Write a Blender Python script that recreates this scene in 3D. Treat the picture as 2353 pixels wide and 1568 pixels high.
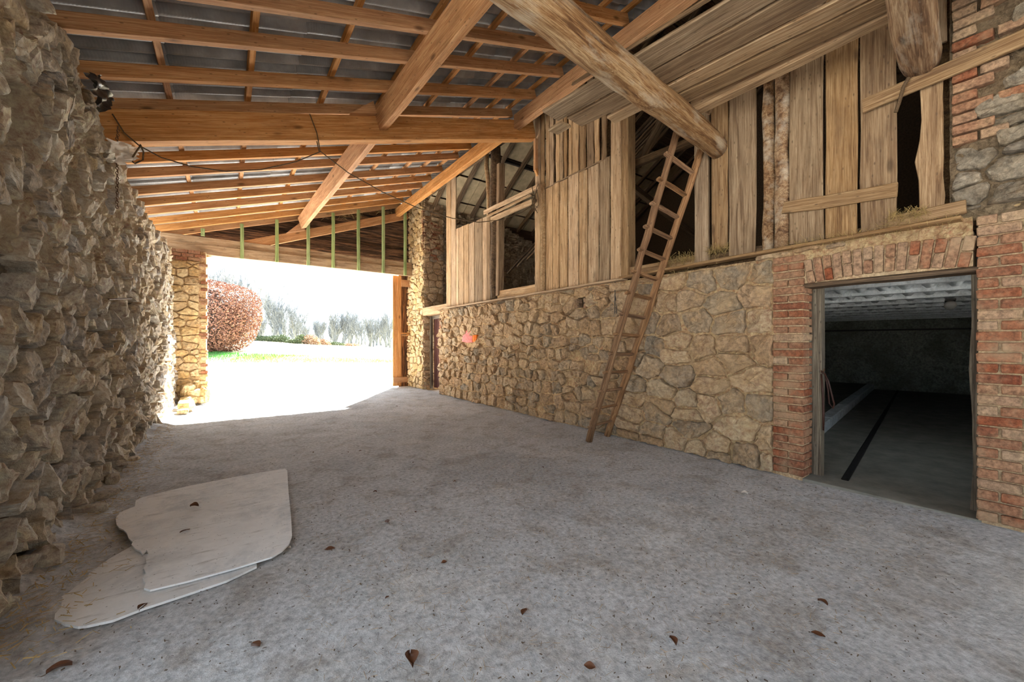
import bpy, math, random
import numpy as np
from mathutils import Vector, Matrix, noise

for o in list(bpy.data.objects):
    bpy.data.objects.remove(o)
SC = bpy.context.scene
COL = SC.collection
R = random.Random(11)

# ---------------------------------------------------------------- camera, world, sun, exposure
CAM_H = 1.3
YAW = math.atan(656.5 / 915)
cam = bpy.data.cameras.new('camera')
cam.sensor_width = 36
cam.lens = 36 * 915 / 2353
cam.shift_y = 4 / 2353
cam.clip_start = 0.05
cam.clip_end = 600
camo = bpy.data.objects.new('camera', cam)
camo.location = (0, 0, CAM_H)
camo.rotation_euler = (math.pi / 2, 0, -YAW)
COL.objects.link(camo)
SC.camera = camo

w = bpy.data.worlds.new('overcast_haze')
SC.world = w
w.use_nodes = True
bg = w.node_tree.nodes['Background']
bg.inputs[0].default_value = (0.76, 0.88, 1.0, 1)
bg.inputs[1].default_value = 0.45

sun = bpy.data.lights.new('sun', 'SUN')
sun.energy = 10.0
sun.angle = math.radians(0.6)
sun.color = (1.0, 0.97, 0.92)
suno = bpy.data.objects.new('sun', sun)
suno.rotation_euler = Vector((-2.1, -3.1, -3.34)).to_track_quat('-Z', 'Y').to_euler()
suno.location = (8, 20, 20)
COL.objects.link(suno)

SC.view_settings.view_transform = 'Standard'
SC.view_settings.look = 'None'
SC.view_settings.exposure = 3.35
SC.view_settings.gamma = 1
SC.view_settings.use_curve_mapping = False

# ---------------------------------------------------------------- survey helpers (pixel of the photo -> point on a known plane)
FW = (math.sin(YAW), math.cos(YAW))
RT = (math.cos(YAW), -math.sin(YAW))


def ray(x, y):
    a = (x - 1176.5) / 915
    return FW[0] + a * RT[0], FW[1] + a * RT[1], (788 - y) / 915


def on_x(x, y, X):
    d = ray(x, y); t = X / d[0]
    return Vector((X, d[1] * t, CAM_H + d[2] * t))


def on_y(x, y, Y):
    d = ray(x, y); t = Y / d[1]
    return Vector((d[0] * t, Y, CAM_H + d[2] * t))


def on_z(x, y, Z):
    d = ray(x, y); t = (Z - CAM_H) / d[2]
    return Vector((d[0] * t, d[1] * t, Z))


def qp(q, p, z=0):
    return Vector((q * FW[0] + p * RT[0], q * FW[1] + p * RT[1], z))


# ---------------------------------------------------------------- object helpers
WM = {}


def tag(o, label=None, cat=None, group=None, kind=None):
    if label: o['label'] = label
    if cat: o['category'] = cat
    if group: o['group'] = group
    if kind: o['kind'] = kind
    return o


def place(o, M, parent=None):
    COL.objects.link(o)
    WM[o.name] = M
    if parent is not None:
        o.parent = parent
        o.matrix_parent_inverse = WM[parent.name].inverted()
    o.matrix_basis = M
    return o


def empty(name, loc, label=None, cat=None, group=None, kind=None):
    o = bpy.data.objects.new(name, None)
    o.empty_display_size = 0.1
    place(o, Matrix.Translation(Vector(loc)))
    return tag(o, label, cat, group, kind)


def mesh(name, verts, faces, mat, parent=None, loc=None, smooth=False, M=None):
    me = bpy.data.meshes.new(name)
    me.from_pydata([tuple(v) for v in verts], [], faces)
    if smooth:
        me.polygons.foreach_set('use_smooth', [True] * len(me.polygons))
    me.materials.append(mat)
    o = bpy.data.objects.new(name, me)
    if M is None:
        M = Matrix.Translation(Vector(loc)) if loc is not None else Matrix.Identity(4)
    return place(o, M, parent)


def copy_of(src, M, parent=None, name=None):
    o = bpy.data.objects.new(name or src.name.split('.')[0], src.data)
    for k in src.keys():
        if k not in ('label', 'category', 'group'): o[k] = src[k]
    return place(o, M, parent)


def np_mesh(name, V, F, mat, parent=None, smooth=False, M=None):
    """V (n,3) array, F (m,k) array of equal polygons"""
    me = bpy.data.meshes.new(name)
    n, m, k = len(V), len(F), F.shape[1]
    me.vertices.add(n); me.vertices.foreach_set('co', V.astype(np.float32).ravel())
    me.loops.add(m * k); me.loops.foreach_set('vertex_index', F.astype(np.int32).ravel())
    me.polygons.add(m); me.polygons.foreach_set('loop_start', np.arange(0, m * k, k, dtype=np.int32))
    if smooth: me.polygons.foreach_set('use_smooth', np.ones(m, dtype=bool))
    me.update(calc_edges=True)
    me.materials.append(mat)
    o = bpy.data.objects.new(name, me)
    return place(o, M or Matrix.Identity(4), parent)


def frame(p0, p1, up):
    x = (p1 - p0); L = x.length; x = x / L
    z = Vector(up); z = z - x * z.dot(x)
    z.normalize()
    y = z.cross(x)
    M = Matrix(((x.x, y.x, z.x, p0.x), (x.y, y.y, z.y, p0.y), (x.z, y.z, z.z, p0.z), (0, 0, 0, 1)))
    return M, L


def timber_geo(L, wd, h, seg, jit, ch, edge=0.0, w1=None, ragged=0.0, bulge=None):
    V = []; F = []
    for i in range(seg + 1):
        s = i / seg
        ww = wd if w1 is None else wd + (w1 - wd) * s
        a, b = ww / 2, h / 2
        oy, oz = R.uniform(-jit, jit), R.uniform(-jit, jit)
        el, er = R.uniform(-edge, edge), R.uniform(-edge, edge)
        if bulge:
            er += bulge[1] * math.exp(-((s - bulge[0]) / bulge[2]) ** 2)
        x = s * L
        c = min(ch, a * .4, b * .4)
        pts = [(-a + c - el, -b), (a - c + er, -b), (a + er, -b + c), (a + er, b - c), (a - c + er, b), (-a + c - el, b), (-a - el, b - c), (-a - el, -b + c)]
        for k, (y, z) in enumerate(pts):
            xx = x
            if i in (0, seg) and ragged:
                xx += R.uniform(-ragged, ragged)
            V.append((xx, y + oy, z + oz))
    for i in range(seg):
        for k in range(8):
            a = i * 8 + k; b = i * 8 + (k + 1) % 8
            F.append((a, b, b + 8, a + 8))
    F.append(tuple(range(7, -1, -1)))
    F.append(tuple(seg * 8 + k for k in range(8)))
    return V, F


def timber(name, p0, p1, wd, h, mat, parent=None, up=(0, 0, 1), seg=None, jit=.003, ch=.006, edge=0.0, w1=None, ragged=0.0, bulge=None):
    p0 = Vector(p0); p1 = Vector(p1)
    M, L = frame(p0, p1, up)
    if seg is None: seg = max(2, min(12, int(L / .45) + 1))
    V, F = timber_geo(L, wd, h, seg, jit, ch, edge, w1, ragged, bulge)
    return mesh(name, V, F, mat, parent, M=M)


def box(name, a, b, mat, parent=None, ch=.004):
    """axis box with small chamfer, corners a..b"""
    a = Vector(a); b = Vector(b); d = b - a
    p0 = Vector((a.x, (a.y + b.y) / 2, (a.z + b.z) / 2)); p1 = Vector((b.x, p0.y, p0.z))
    return timber(name, p0, p1, d.y, d.z, mat, parent, seg=1, jit=0, ch=ch)


def tube(pts, rad, sides=8, cap=True):
    pts = [Vector(p) for p in pts]
    V = []; F = []
    n = len(pts)
    ref = Vector((0.13, 0.27, 0.95))
    for i, p in enumerate(pts):
        t = (pts[min(i + 1, n - 1)] - pts[max(i - 1, 0)]).normalized()
        r0 = ref if abs(t.dot(ref)) < .9 else Vector((1, 0, 0))
        a = t.cross(r0).normalized(); b = t.cross(a)
        r = rad[i] if isinstance(rad, (list, tuple)) else rad
        for k in range(sides):
            an = 2 * math.pi * k / sides
            V.append(p + a * (math.cos(an) * r) + b * (math.sin(an) * r))
    for i in range(n - 1):
        for k in range(sides):
            q = (k + 1) % sides
            F.append((i * sides + k, i * sides + q, (i + 1) * sides + q, (i + 1) * sides + k))
    if cap:
        F.append(tuple(range(sides - 1, -1, -1)))
        F.append(tuple((n - 1) * sides + k for k in range(sides)))
    return V, F


def join(parts):
    V = []; F = []
    for v, f in parts:
        o = len(V); V += list(v); F += [tuple(i + o for i in q) for q in f]
    return V, F


# ---------------------------------------------------------------- materials
def nd(nt, typ, props=None, ins=None):
    n = nt.nodes.new('ShaderNode' + typ)
    for k, v in (props or {}).items(): setattr(n, k, v)
    for k, v in (ins or {}).items():
        s = n.inputs[k]
        if isinstance(v, bpy.types.NodeSocket): nt.links.new(v, s)
        else: s.default_value = v
    return n


def ramp(nt, fac, stops, interp='LINEAR'):
    n = nt.nodes.new('ShaderNodeValToRGB')
    n.color_ramp.interpolation = interp
    e = n.color_ramp.elements
    while len(e) > 1: e.remove(e[-1])
    for i, (p, c) in enumerate(stops):
        x = e[0] if i == 0 else e.new(p)
        x.position = p
        x.color = (c, c, c, 1) if not isinstance(c, (tuple, list)) else (*c, 1)
    nt.links.new(fac, n.inputs[0])
    return n.outputs[0]


def mixc(nt, fac, a, b, mode='MIX'):
    n = nt.nodes.new('ShaderNodeMix'); n.data_type = 'RGBA'; n.blend_type = mode
    for s, v in ((n.inputs[0], fac), (n.inputs[6], a), (n.inputs[7], b)):
        if isinstance(v, bpy.types.NodeSocket): nt.links.new(v, s)
        elif isinstance(v, (int, float)): s.default_value = v
        else: s.default_value = (*v, 1)
    return n.outputs[2]


def mth(nt, op, a, b=0.0, clamp=False):
    n = nt.nodes.new('ShaderNodeMath'); n.operation = op; n.use_clamp = clamp
    for s, v in ((n.inputs[0], a), (n.inputs[1], b)):
        if isinstance(v, bpy.types.NodeSocket): nt.links.new(v, s)
        else: s.default_value = v
    return n.outputs[0]


def new_mat(name):
    m = bpy.data.materials.new(name); m.use_nodes = True
    nt = m.node_tree; nt.nodes.clear()
    out = nt.nodes.new('ShaderNodeOutputMaterial')
    b = nt.nodes.new('ShaderNodeBsdfPrincipled')
    b.inputs['Specular IOR Level'].default_value = .25
    nt.links.new(b.outputs[0], out.inputs[0])
    return m, nt, b


def vecscale(nt, v, s):
    n = nt.nodes.new('ShaderNodeVectorMath'); n.operation = 'MULTIPLY'
    nt.links.new(v, n.inputs[0]); n.inputs[1].default_value = s
    return n.outputs[0]


def nz(nt, vec, scale, detail=4, rough=.55, dist=0.0):
    return nd(nt, 'TexNoise', None, {'Vector': vec, 'Scale': scale, 'Detail': detail, 'Roughness': rough, 'Distortion': dist}).outputs[0]


def bump(nt, b, h, strength, dist=.02):
    n = nd(nt, 'Bump', None, {'Height': h, 'Strength': strength, 'Distance': dist})
    nt.links.new(n.outputs[0], b.inputs['Normal'])


def mat_wood(name, light, mid, dark, dirt=(.09, .06, .035), dirt_amt=.5, knots=.5, rough=.8, vary=.35, b_str=.5, gs=(1.1, 17, 17), cs=(.36, .47, .60), spots=.8):
    m, nt, b = new_mat(name)
    tc = nd(nt, 'TexCoord').outputs['Object']
    rnd = nd(nt, 'ObjectInfo').outputs['Random']
    off = mth(nt, 'MULTIPLY', rnd, 37.0)
    ofv = nd(nt, 'CombineXYZ', None, {0: off, 1: off, 2: mth(nt, 'MULTIPLY', rnd, 91.0)}).outputs[0]
    add = nt.nodes.new('ShaderNodeVectorMath'); add.operation = 'ADD'
    nt.links.new(tc, add.inputs[0]); nt.links.new(ofv, add.inputs[1])
    v = add.outputs[0]
    g = nz(nt, vecscale(nt, v, gs), 1.6, 6, .65, .6)
    fine = nz(nt, vecscale(nt, v, (3, 150, 150)), 1.0, 4, .7)
    ring = nz(nt, vecscale(nt, v, (.8, 42, 42)), 1.0, 5, .7, .4)
    col = ramp(nt, g, [(cs[0], dark), (cs[1], mid), (cs[2], light)])
    col = mixc(nt, ramp(nt, fine, [(.42, .6), (.56, 0.0)]), col, mid, 'MULTIPLY')
    col = mixc(nt, ramp(nt, ring, [(.40, .55), (.50, 0.0)]), col, dark)
    spk = nd(nt, 'TexVoronoi', None, {'Vector': vecscale(nt, v, (9, 22, 22)), 'Scale': 1.0}).outputs['Distance']
    col = mixc(nt, ramp(nt, spk, [(.07, spots), (.16, 0.0)]), col, dirt)
    kn = nd(nt, 'TexVoronoi', None, {'Vector': vecscale(nt, v, (1.7, 4.5, 4.5)), 'Scale': 1.0}).outputs['Distance']
    kf = mth(nt, 'MULTIPLY', ramp(nt, kn, [(.05, 1.0), (.13, 0.0)]), knots)
    col = mixc(nt, kf, col, tuple(c * .35 for c in dark))
    bl = nz(nt, vecscale(nt, v, (1.3, 4, 4)), 1.7, 6, .65)
    df = mth(nt, 'MULTIPLY', ramp(nt, bl, [(.5, 0.0), (.72, 1.0)]), dirt_amt)
    col = mixc(nt, df, col, dirt)
    hs = nd(nt, 'HueSaturation', None, {'Hue': .5, 'Saturation': mth(nt, 'ADD', mth(nt, 'MULTIPLY', mth(nt, 'FRACT', mth(nt, 'MULTIPLY', rnd, 7.3)), .16), .9),
                                        'Value': mth(nt, 'ADD', mth(nt, 'MULTIPLY', rnd, vary), 1 - vary * .55), 'Color': col})
    nt.links.new(hs.outputs[0], b.inputs['Base Color'])
    b.inputs['Roughness'].default_value = rough
    hgt = mth(nt, 'ADD', g, mth(nt, 'ADD', mth(nt, 'MULTIPLY', fine, .3), mth(nt, 'MULTIPLY', ring, .6)))
    bump(nt, b, hgt, b_str, .012)
    return m


def mat_stone(name, cols, stain, rough=.9, sc=1.0, b_str=.7, dust=(.5, .4, .27), dust_amt=.35, bd=.03, ov=.6):
    m, nt, b = new_mat(name)
    pos = nd(nt, 'NewGeometry')
    p = pos.outputs['Position']
    oi = nd(nt, 'ObjectInfo').outputs['Random']
    rnd = mth(nt, 'FRACT', mth(nt, 'ADD', oi, pos.outputs['Random Per Island']))
    n = len(cols)
    col = ramp(nt, rnd, [((i + .5) / n, c) for i, c in enumerate(cols)])
    a = nz(nt, p, 5 * sc, 6, .65)
    col = mixc(nt, mth(nt, 'MULTIPLY', ramp(nt, a, [(.45, 0.0), (.65, 1.0)]), .6), col, stain)
    f = nz(nt, p, 22 * sc, 8, .7)
    col = mixc(nt, ov, col, ramp(nt, f, [(.36, .12), (.5, .5), (.64, .88)]), 'OVERLAY')
    d = nz(nt, p, 1.7 * sc, 5, .6)
    col = mixc(nt, mth(nt, 'MULTIPLY', ramp(nt, d, [(.5, 0.0), (.62, 1.0)]), dust_amt), col, dust)
    nt.links.new(col, b.inputs['Base Color'])
    b.inputs['Roughness'].default_value = rough
    f2 = nz(nt, p, 55 * sc, 6, .75)
    h = mth(nt, 'ADD', f, mth(nt, 'MULTIPLY', f2, .6))
    bump(nt, b, h, b_str, bd)
    return m


def mat_plain(name, col, rough=.7, var=.15, scale=12, metal=0.0, b_str=.2, vec='Object'):
    m, nt, b = new_mat(name)
    tc = nd(nt, 'TexCoord').outputs['Object']
    f = nz(nt, tc, scale, 5, .6)
    c = mixc(nt, 1.0, col, ramp(nt, f, [(.3, 1 - var), (.7, 1 + var)]), 'MULTIPLY')
    nt.links.new(c, b.inputs['Base Color'])
    b.inputs['Roughness'].default_value = rough
    b.inputs['Metallic'].default_value = metal
    if b_str: bump(nt, b, f, b_str, .01)
    return m


MW_NEW = mat_wood('fresh_sawn_spruce', (.66, .38, .17), (.55, .285, .11), (.36, .165, .055), dirt=(.20, .10, .04), dirt_amt=.45, knots=.8, vary=.16, b_str=.25, cs=(.28, .46, .68))
MW_BOARD = mat_wood('weathered_board', (.42, .285, .155), (.34, .22, .112), (.21, .125, .062), dirt=(.13, .08, .045), dirt_amt=.55, knots=.7, vary=.32)
MW_PALE = mat_wood('pale_dust_backlight_board', (.64, .47, .29), (.54, .375, .215), (.36, .23, .125), dirt=(.15, .10, .055), dirt_amt=.6, knots=.5, vary=.35)
MW_GREY = mat_wood('grey_old_plank', (.40, .295, .185), (.32, .225, .135), (.19, .125, .072), dirt=(.13, .09, .05), dirt_amt=.5, knots=.5, vary=.4)
MW_DARK = mat_wood('dark_stained_board', (.24, .125, .06), (.085, .045, .025), (.02, .013, .01), dirt=(.02, .014, .01), dirt_amt=.4, knots=.4, vary=.9)
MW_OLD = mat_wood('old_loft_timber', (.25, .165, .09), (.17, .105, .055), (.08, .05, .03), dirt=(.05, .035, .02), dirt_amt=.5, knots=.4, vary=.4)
MW_LOG = mat_wood('peeled_log', (.48, .33, .185), (.33, .195, .095), (.12, .06, .026), dirt=(.56, .49, .38), dirt_amt=.8, knots=.8, vary=.15, b_str=1.0, gs=(.9, 9, 9), spots=0.0)
MW_LADDER = mat_wood('ladder_wood', (.36, .21, .105), (.26, .14, .066), (.13, .07, .033), dirt=(.11, .06, .03), dirt_amt=.4, knots=.4, vary=.25)
MW_GREEN = mat_wood('green_treated_timber', (.44, .52, .25), (.35, .43, .19), (.24, .31, .13), dirt=(.12, .14, .06), dirt_amt=.4, knots=.4, vary=.2)
MW_FRAME = mat_wood('grey_door_frame', (.26, .22, .16), (.19, .155, .115), (.09, .07, .05), dirt=(.06, .05, .04), dirt_amt=.5, knots=.3, vary=.2)
MW_REDDOOR = mat_wood('red_brown_painted_door', (.12, .035, .022), (.085, .024, .016), (.05, .015, .01), dirt=(.05, .02, .012), dirt_amt=.3, knots=.2, vary=.2)

MS_RIGHT = mat_stone('ochre_rubble', [(.46, .31, .18), (.60, .435, .27), (.38, .30, .21), (.55, .38, .225), (.64, .48, .30), (.33, .275, .205), (.50, .33, .19)], (.52, .33, .16), dust=(.68, .49, .28), dust_amt=.35, b_str=.9, bd=.035, ov=.5)
MS_LEFT = mat_stone('grey_buff_rubble', [(.56, .49, .39), (.64, .56, .44), (.47, .41, .34), (.58, .46, .31), (.68, .61, .50), (.44, .40, .36)], (.55, .38, .18), dust=(.68, .55, .38), dust_amt=.35, b_str=.9, bd=.04)
MS_PILLAR = mat_stone('golden_gate_stone', [(.44, .30, .14), (.52, .38, .19), (.38, .27, .15), (.48, .36, .21), (.56, .43, .25)], (.48, .28, .10), dust=(.55, .42, .24), dust_amt=.3)
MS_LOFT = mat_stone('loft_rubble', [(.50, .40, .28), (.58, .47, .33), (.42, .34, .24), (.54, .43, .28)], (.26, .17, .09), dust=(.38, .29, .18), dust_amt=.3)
MM_RIGHT = mat_stone('sandy_mortar', [(.66, .455, .25), (.66, .455, .25)], (.54, .35, .17), sc=1.4, b_str=.9, dust=(.64, .48, .28), dust_amt=.5)
MM_LEFT = mat_stone('crumbling_mortar', [(.64, .51, .35), (.64, .51, .35)], (.52, .35, .17), sc=1.3, b_str=1.0, dust=(.70, .58, .40), dust_amt=.5, bd=.05)
MS_UPPER = mat_stone('shaded_grey_stone', [(.36, .31, .24), (.44, .37, .27), (.30, .26, .21), (.40, .32, .22), (.47, .41, .32)], (.30, .21, .12), dust=(.45, .35, .23), dust_amt=.4, b_str=.9, bd=.04)  # grey stone, coloured darker for the deep shade at the upper right
MM_UPPER = mat_stone('crumbly_shaded_mortar', [(.46, .34, .21), (.46, .34, .21)], (.30, .20, .11), sc=1.5, b_str=1.0, dust=(.52, .40, .25), dust_amt=.5, bd=.05)  # mortar dulled to match, with the shade put into its colour
MM_EARTH = mat_stone('shaded_earthy_filling', [(.26, .20, .135), (.26, .20, .135)], (.17, .12, .07), sc=1.3, b_str=1.0, dust=(.36, .28, .19), dust_amt=.5, bd=.05)  # earthy joints, darkened further to stand for the shadowed hollows
M_BRICK = mat_stone('old_brick', [(.23, .072, .032), (.27, .105, .052), (.28, .15, .085), (.18, .052, .025), (.31, .175, .10), (.25, .092, .045)], (.30, .18, .105), sc=1.6, dust=(.40, .275, .165), dust_amt=.5, b_str=.5, bd=.012)
M_BRICKD = mat_stone('dusty_brick', [(.30, .185, .115), (.34, .23, .145), (.27, .145, .085), (.26, .115, .06), (.36, .25, .16)], (.40, .27, .155), sc=1.6, dust=(.44, .325, .195), dust_amt=.55, b_str=.5, bd=.012)
M_BMORT = mat_stone('brick_mortar', [(.58, .42, .25), (.58, .42, .25)], (.46, .31, .17), sc=2, b_str=.6)


def mat_floor():
    m, nt, b = new_mat('dusty_concrete_floor')
    p = nd(nt, 'NewGeometry').outputs['Position']
    big = nz(nt, p, .45, 7, .62, .4)
    mid = nz(nt, p, 3.2, 8, .68, .5)
    fine = nz(nt, p, 30, 7, .72)
    col = ramp(nt, big, [(.38, (.385, .39, .395)), (.47, (.485, .49, .495)), (.54, (.43, .432, .43)), (.62, (.53, .535, .535))])
    col = mixc(nt, ramp(nt, mid, [(.50, 0.0), (.63, .55)]), col, (.27, .232, .19))
    pale = nz(nt, p, 1.6, 6, .7, .6)
    col = mixc(nt, ramp(nt, pale, [(.56, 0.0), (.68, .6)]), col, (.58, .56, .53))
    col = mixc(nt, .55, col, ramp(nt, fine, [(.34, .18), (.5, .5), (.66, .78)]), 'OVERLAY')
    sp = nd(nt, 'TexVoronoi', None, {'Vector': p, 'Scale': 13.0, 'Randomness': 1.0}).outputs['Distance']
    col = mixc(nt, ramp(nt, sp, [(.05, .7), (.10, 0.0)]), col, (.13, .095, .065))
    nt.links.new(col, b.inputs['Base Color'])
    b.inputs['Roughness'].default_value = .85
    h = mth(nt, 'ADD', mth(nt, 'MULTIPLY', mid, 1.1), mth(nt, 'MULTIPLY', fine, .8))
    bump(nt, b, h, .8, .022)
    return m


M_FLOOR = mat_floor()


def mat_ground(name, cols, scale, b_str=.3):
    m, nt, b = new_mat(name)
    p = nd(nt, 'NewGeometry').outputs['Position']
    f = nz(nt, p, scale, 8, .65)
    col = ramp(nt, f, [(.3, cols[0]), (.5, cols[1]), (.7, cols[2])])
    nt.links.new(col, b.inputs['Base Color'])
    b.inputs['Roughness'].default_value = .95
    bump(nt, b, f, b_str, .03)
    return m


M_YARD = mat_ground('pale_gravel_yard', [(.42, .40, .37), (.48, .46, .43), (.54, .52, .49)], 6)
M_FIELD = mat_ground('dry_winter_grass', [(.36, .30, .17), (.45, .39, .24), (.50, .45, .30)], 3)
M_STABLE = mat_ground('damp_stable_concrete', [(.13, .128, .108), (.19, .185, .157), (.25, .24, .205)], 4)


def mat_sheet():
    m, nt, b = new_mat('fibre_cement_sheet')
    tc = nd(nt, 'TexCoord').outputs['Object']
    p = nd(nt, 'NewGeometry').outputs['Position']
    f = nz(nt, p, 2.2, 6, .6)
    wv = nd(nt, 'TexWave', {'wave_type': 'BANDS', 'bands_direction': 'DIAGONAL'}, {'Vector': tc, 'Scale': 26.0}).outputs[1]
    col = ramp(nt, f, [(.3, (.17, .165, .155)), (.5, (.29, .28, .265)), (.68, (.46, .45, .43))])
    nt.links.new(col, b.inputs['Base Color'])
    b.inputs['Roughness'].default_value = .38
    b.inputs['Specular IOR Level'].default_value = .5
    bump(nt, b, mth(nt, 'ADD', mth(nt, 'MULTIPLY', wv, .6), nz(nt, p, 40, 3)), .25, .004)
    return m


M_SHEET = mat_sheet()
M_WHITEWASH = mat_stone('flaking_whitewash', [(.74, .78, .80), (.82, .85, .86)], (.45, .46, .45), sc=2.0, dust=(.50, .52, .53), dust_amt=.4, b_str=.5)
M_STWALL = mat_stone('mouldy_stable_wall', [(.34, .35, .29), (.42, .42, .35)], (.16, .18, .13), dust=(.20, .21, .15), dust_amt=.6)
M_BLACKSHEET = mat_plain('black_plastic', (.018, .019, .02), .35, .3, 9)
M_CHANNEL = mat_plain('near_black_channel', (.012, .011, .010), .95, .3, 9, b_str=0)
M_IRON = mat_plain('rusty_iron', (.13, .07, .04), .7, .4, 40, .3)
M_DARKIRON = mat_plain('dark_iron', (.05, .045, .04), .6, .3, 40, .4)
M_ROPE = mat_plain('jute_rope', (.10, .065, .035), .9, .4, 90)
M_LEATHER = mat_plain('brown_leather', (.045, .018, .012), .5, .3, 30)
M_HAY = mat_plain('dry_hay', (.42, .30, .12), .9, .4, 20, b_str=0)
M_STRAW = mat_plain('chopped_straw', (.34, .25, .15), .9, .5, 30, b_str=0)
M_DIRT_SHADE = mat_plain('dark_crumbs_and_shade', (.10, .07, .045), .95, .4, 30, b_str=0)
M_LEAF = mat_plain('dry_beech_leaf', (.11, .045, .022), .5, .4, 14)
M_LEAFP = mat_plain('pale_leaf_chip', (.62, .55, .47), .6, .2, 14)
M_PINK = mat_plain('pink_paint', (.72, .22, .20), .8, .35, 18, b_str=.6)
M_ORANGE = mat_plain('orange_paint', (.85, .20, .02), .7, .2, 18, b_str=.5)
M_SLAB = mat_plain('loft_slab', (.52, .41, .25), .85, .25, 5)
M_COPPER = mat_plain('copper_beech_leaf', (.22, .108, .074), .45, .5, 3, b_str=0)
M_BARK = mat_plain('grey_bark', (.13, .145, .16), .9, .3, 3)
M_BUSHG = mat_plain('bush_leaf', (.10, .13, .07), .8, .4, 2, b_str=0)
M_BUSHT = mat_plain('dry_bush_leaf', (.33, .22, .15), .8, .3, 2, b_str=0)
M_GRASS = mat_plain('green_grass', (.07, .24, .05), .8, .4, 2, b_str=0)
M_GRASSD = mat_plain('dead_grass', (.45, .30, .15), .8, .3, 2, b_str=0)
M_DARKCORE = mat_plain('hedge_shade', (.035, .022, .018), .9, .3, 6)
M_YELLOW = mat_wood('yellowed_box_wood', (.42, .26, .07), (.34, .20, .05), (.2, .11, .03), knots=.2)


def mat_film():
    m, nt, b = new_mat('cloudy_plastic_film')
    b.inputs['Base Color'].default_value = (.78, .74, .68, 1)
    b.inputs['Roughness'].default_value = .35
    tr = nd(nt, 'BsdfTranslucent', None, {'Color': (.85, .8, .74, 1)})
    tp = nd(nt, 'BsdfTransparent')
    m1 = nd(nt, 'MixShader', None, {0: .5, 1: b.outputs[0], 2: tr.outputs[0]})
    m2 = nd(nt, 'MixShader', None, {0: .25, 1: m1.outputs[0], 2: tp.outputs[0]})
    out = [n for n in nt.nodes if n.type == 'OUTPUT_MATERIAL'][0]
    nt.links.new(m2.outputs[0], out.inputs[0])
    return m


M_FILM = mat_film()


def mat_board():
    m, nt, b = new_mat('weathered_fibreboard')
    p = nd(nt, 'NewGeometry').outputs['Position']
    a = nz(nt, p, 2.2, 5, .6)
    f = nz(nt, p, 26, 6, .7)
    col = ramp(nt, a, [(.35, (.66, .66, .65)), (.55, (.74, .74, .73)), (.7, (.56, .565, .56))])
    col = mixc(nt, .35, col, ramp(nt, f, [(.3, .3), (.5, .5), (.7, .62)]), 'OVERLAY')
    st = nz(nt, vecscale(nt, p, (3.5, 26, 1)), 1.0, 6, .7)
    col = mixc(nt, ramp(nt, st, [(.57, 0.0), (.68, .65)]), col, (.27, .25, .22))
    bl = nz(nt, p, 1.7, 7, .75, .5)
    col = mixc(nt, ramp(nt, bl, [(.52, 0.0), (.64, .5)]), col, (.34, .37, .40))
    sp = nd(nt, 'TexVoronoi', None, {'Vector': p, 'Scale': 30.0}).outputs['Distance']
    col = mixc(nt, ramp(nt, sp, [(.05, .8), (.13, 0.0)]), col, (.07, .055, .045))
    nt.links.new(col, b.inputs['Base Color'])
    b.inputs['Roughness'].default_value = .75
    bump(nt, b, f, .3, .006)
    return m


M_FIBRE = mat_board()


# ---------------------------------------------------------------- masonry generators
def voronoi(pts, u0, u1, v0, v1, an=1.25):
    """cells of points (u,v) in a rectangle; v stretched by an so that stones lie flat"""
    P = [(u, v * an) for u, v in pts]
    cells = []
    A = np.array(P)
    for i, (pu, pv) in enumerate(P):
        d = (A[:, 0] - pu) ** 2 + (A[:, 1] - pv) ** 2
        idx = np.argsort(d)[1:26]
        poly = [(u0, v0 * an), (u1, v0 * an), (u1, v1 * an), (u0, v1 * an)]
        for j in idx:
            qu, qv = P[j]
            rm = max((x - pu) ** 2 + (y - pv) ** 2 for x, y in poly)
            if d[j] > 4 * rm: break
            mx, my = (pu + qu) / 2, (pv + qv) / 2
            nx, ny = qu - pu, qv - pv
            out = []
            n = len(poly)
            ds = [(x - mx) * nx + (y - my) * ny for x, y in poly]
            for k in range(n):
                a, b = poly[k], poly[(k + 1) % n]
                da, db = ds[k], ds[(k + 1) % n]
                if da <= 0: out.append(a)
                if (da < 0 < db) or (db < 0 < da):
                    t = da / (da - db)
                    out.append((a[0] + (b[0] - a[0]) * t, a[1] + (b[1] - a[1]) * t))
            poly = out
            if len(poly) < 3: break
        if len(poly) >= 3:
            cells.append([(x, y / an) for x, y in poly])
    return cells


def row_points(u0, u1, v0, v1, hmin, hmax, amin, amax, rng, big=0.0):
    pts = []
    v = v0
    while v < v1:
        h = rng.uniform(hmin, hmax)
        u = u0 - rng.uniform(0, h)
        while u < u1:
            wd = h * rng.uniform(amin, amax)
            cu, cv = u + wd / 2, v + h / 2 + rng.uniform(-.22, .22) * h
            if big and rng.random() < big and h > (hmin + hmax) / 2:
                pts.append((cu, cv + h * .3)); u += wd
                continue
            if rng.random() < .16:
                pts.append((cu, cv - h * .27)); pts.append((cu + rng.uniform(-.1, .1) * wd, cv + h * .27))
            else:
                pts.append((cu, cv))
            u += wd
        v += h
    return [(a, b) for a, b in pts if u0 - .1 < a < u1 + .1 and v0 - .1 < b < v1 + .1]


def warp(u, v, amp):
    q = Vector((u * 7, v * 7, 1.7))
    return u + noise.noise(q) * amp, v + noise.noise(q + Vector((31, 17, 5))) * amp * .8


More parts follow.
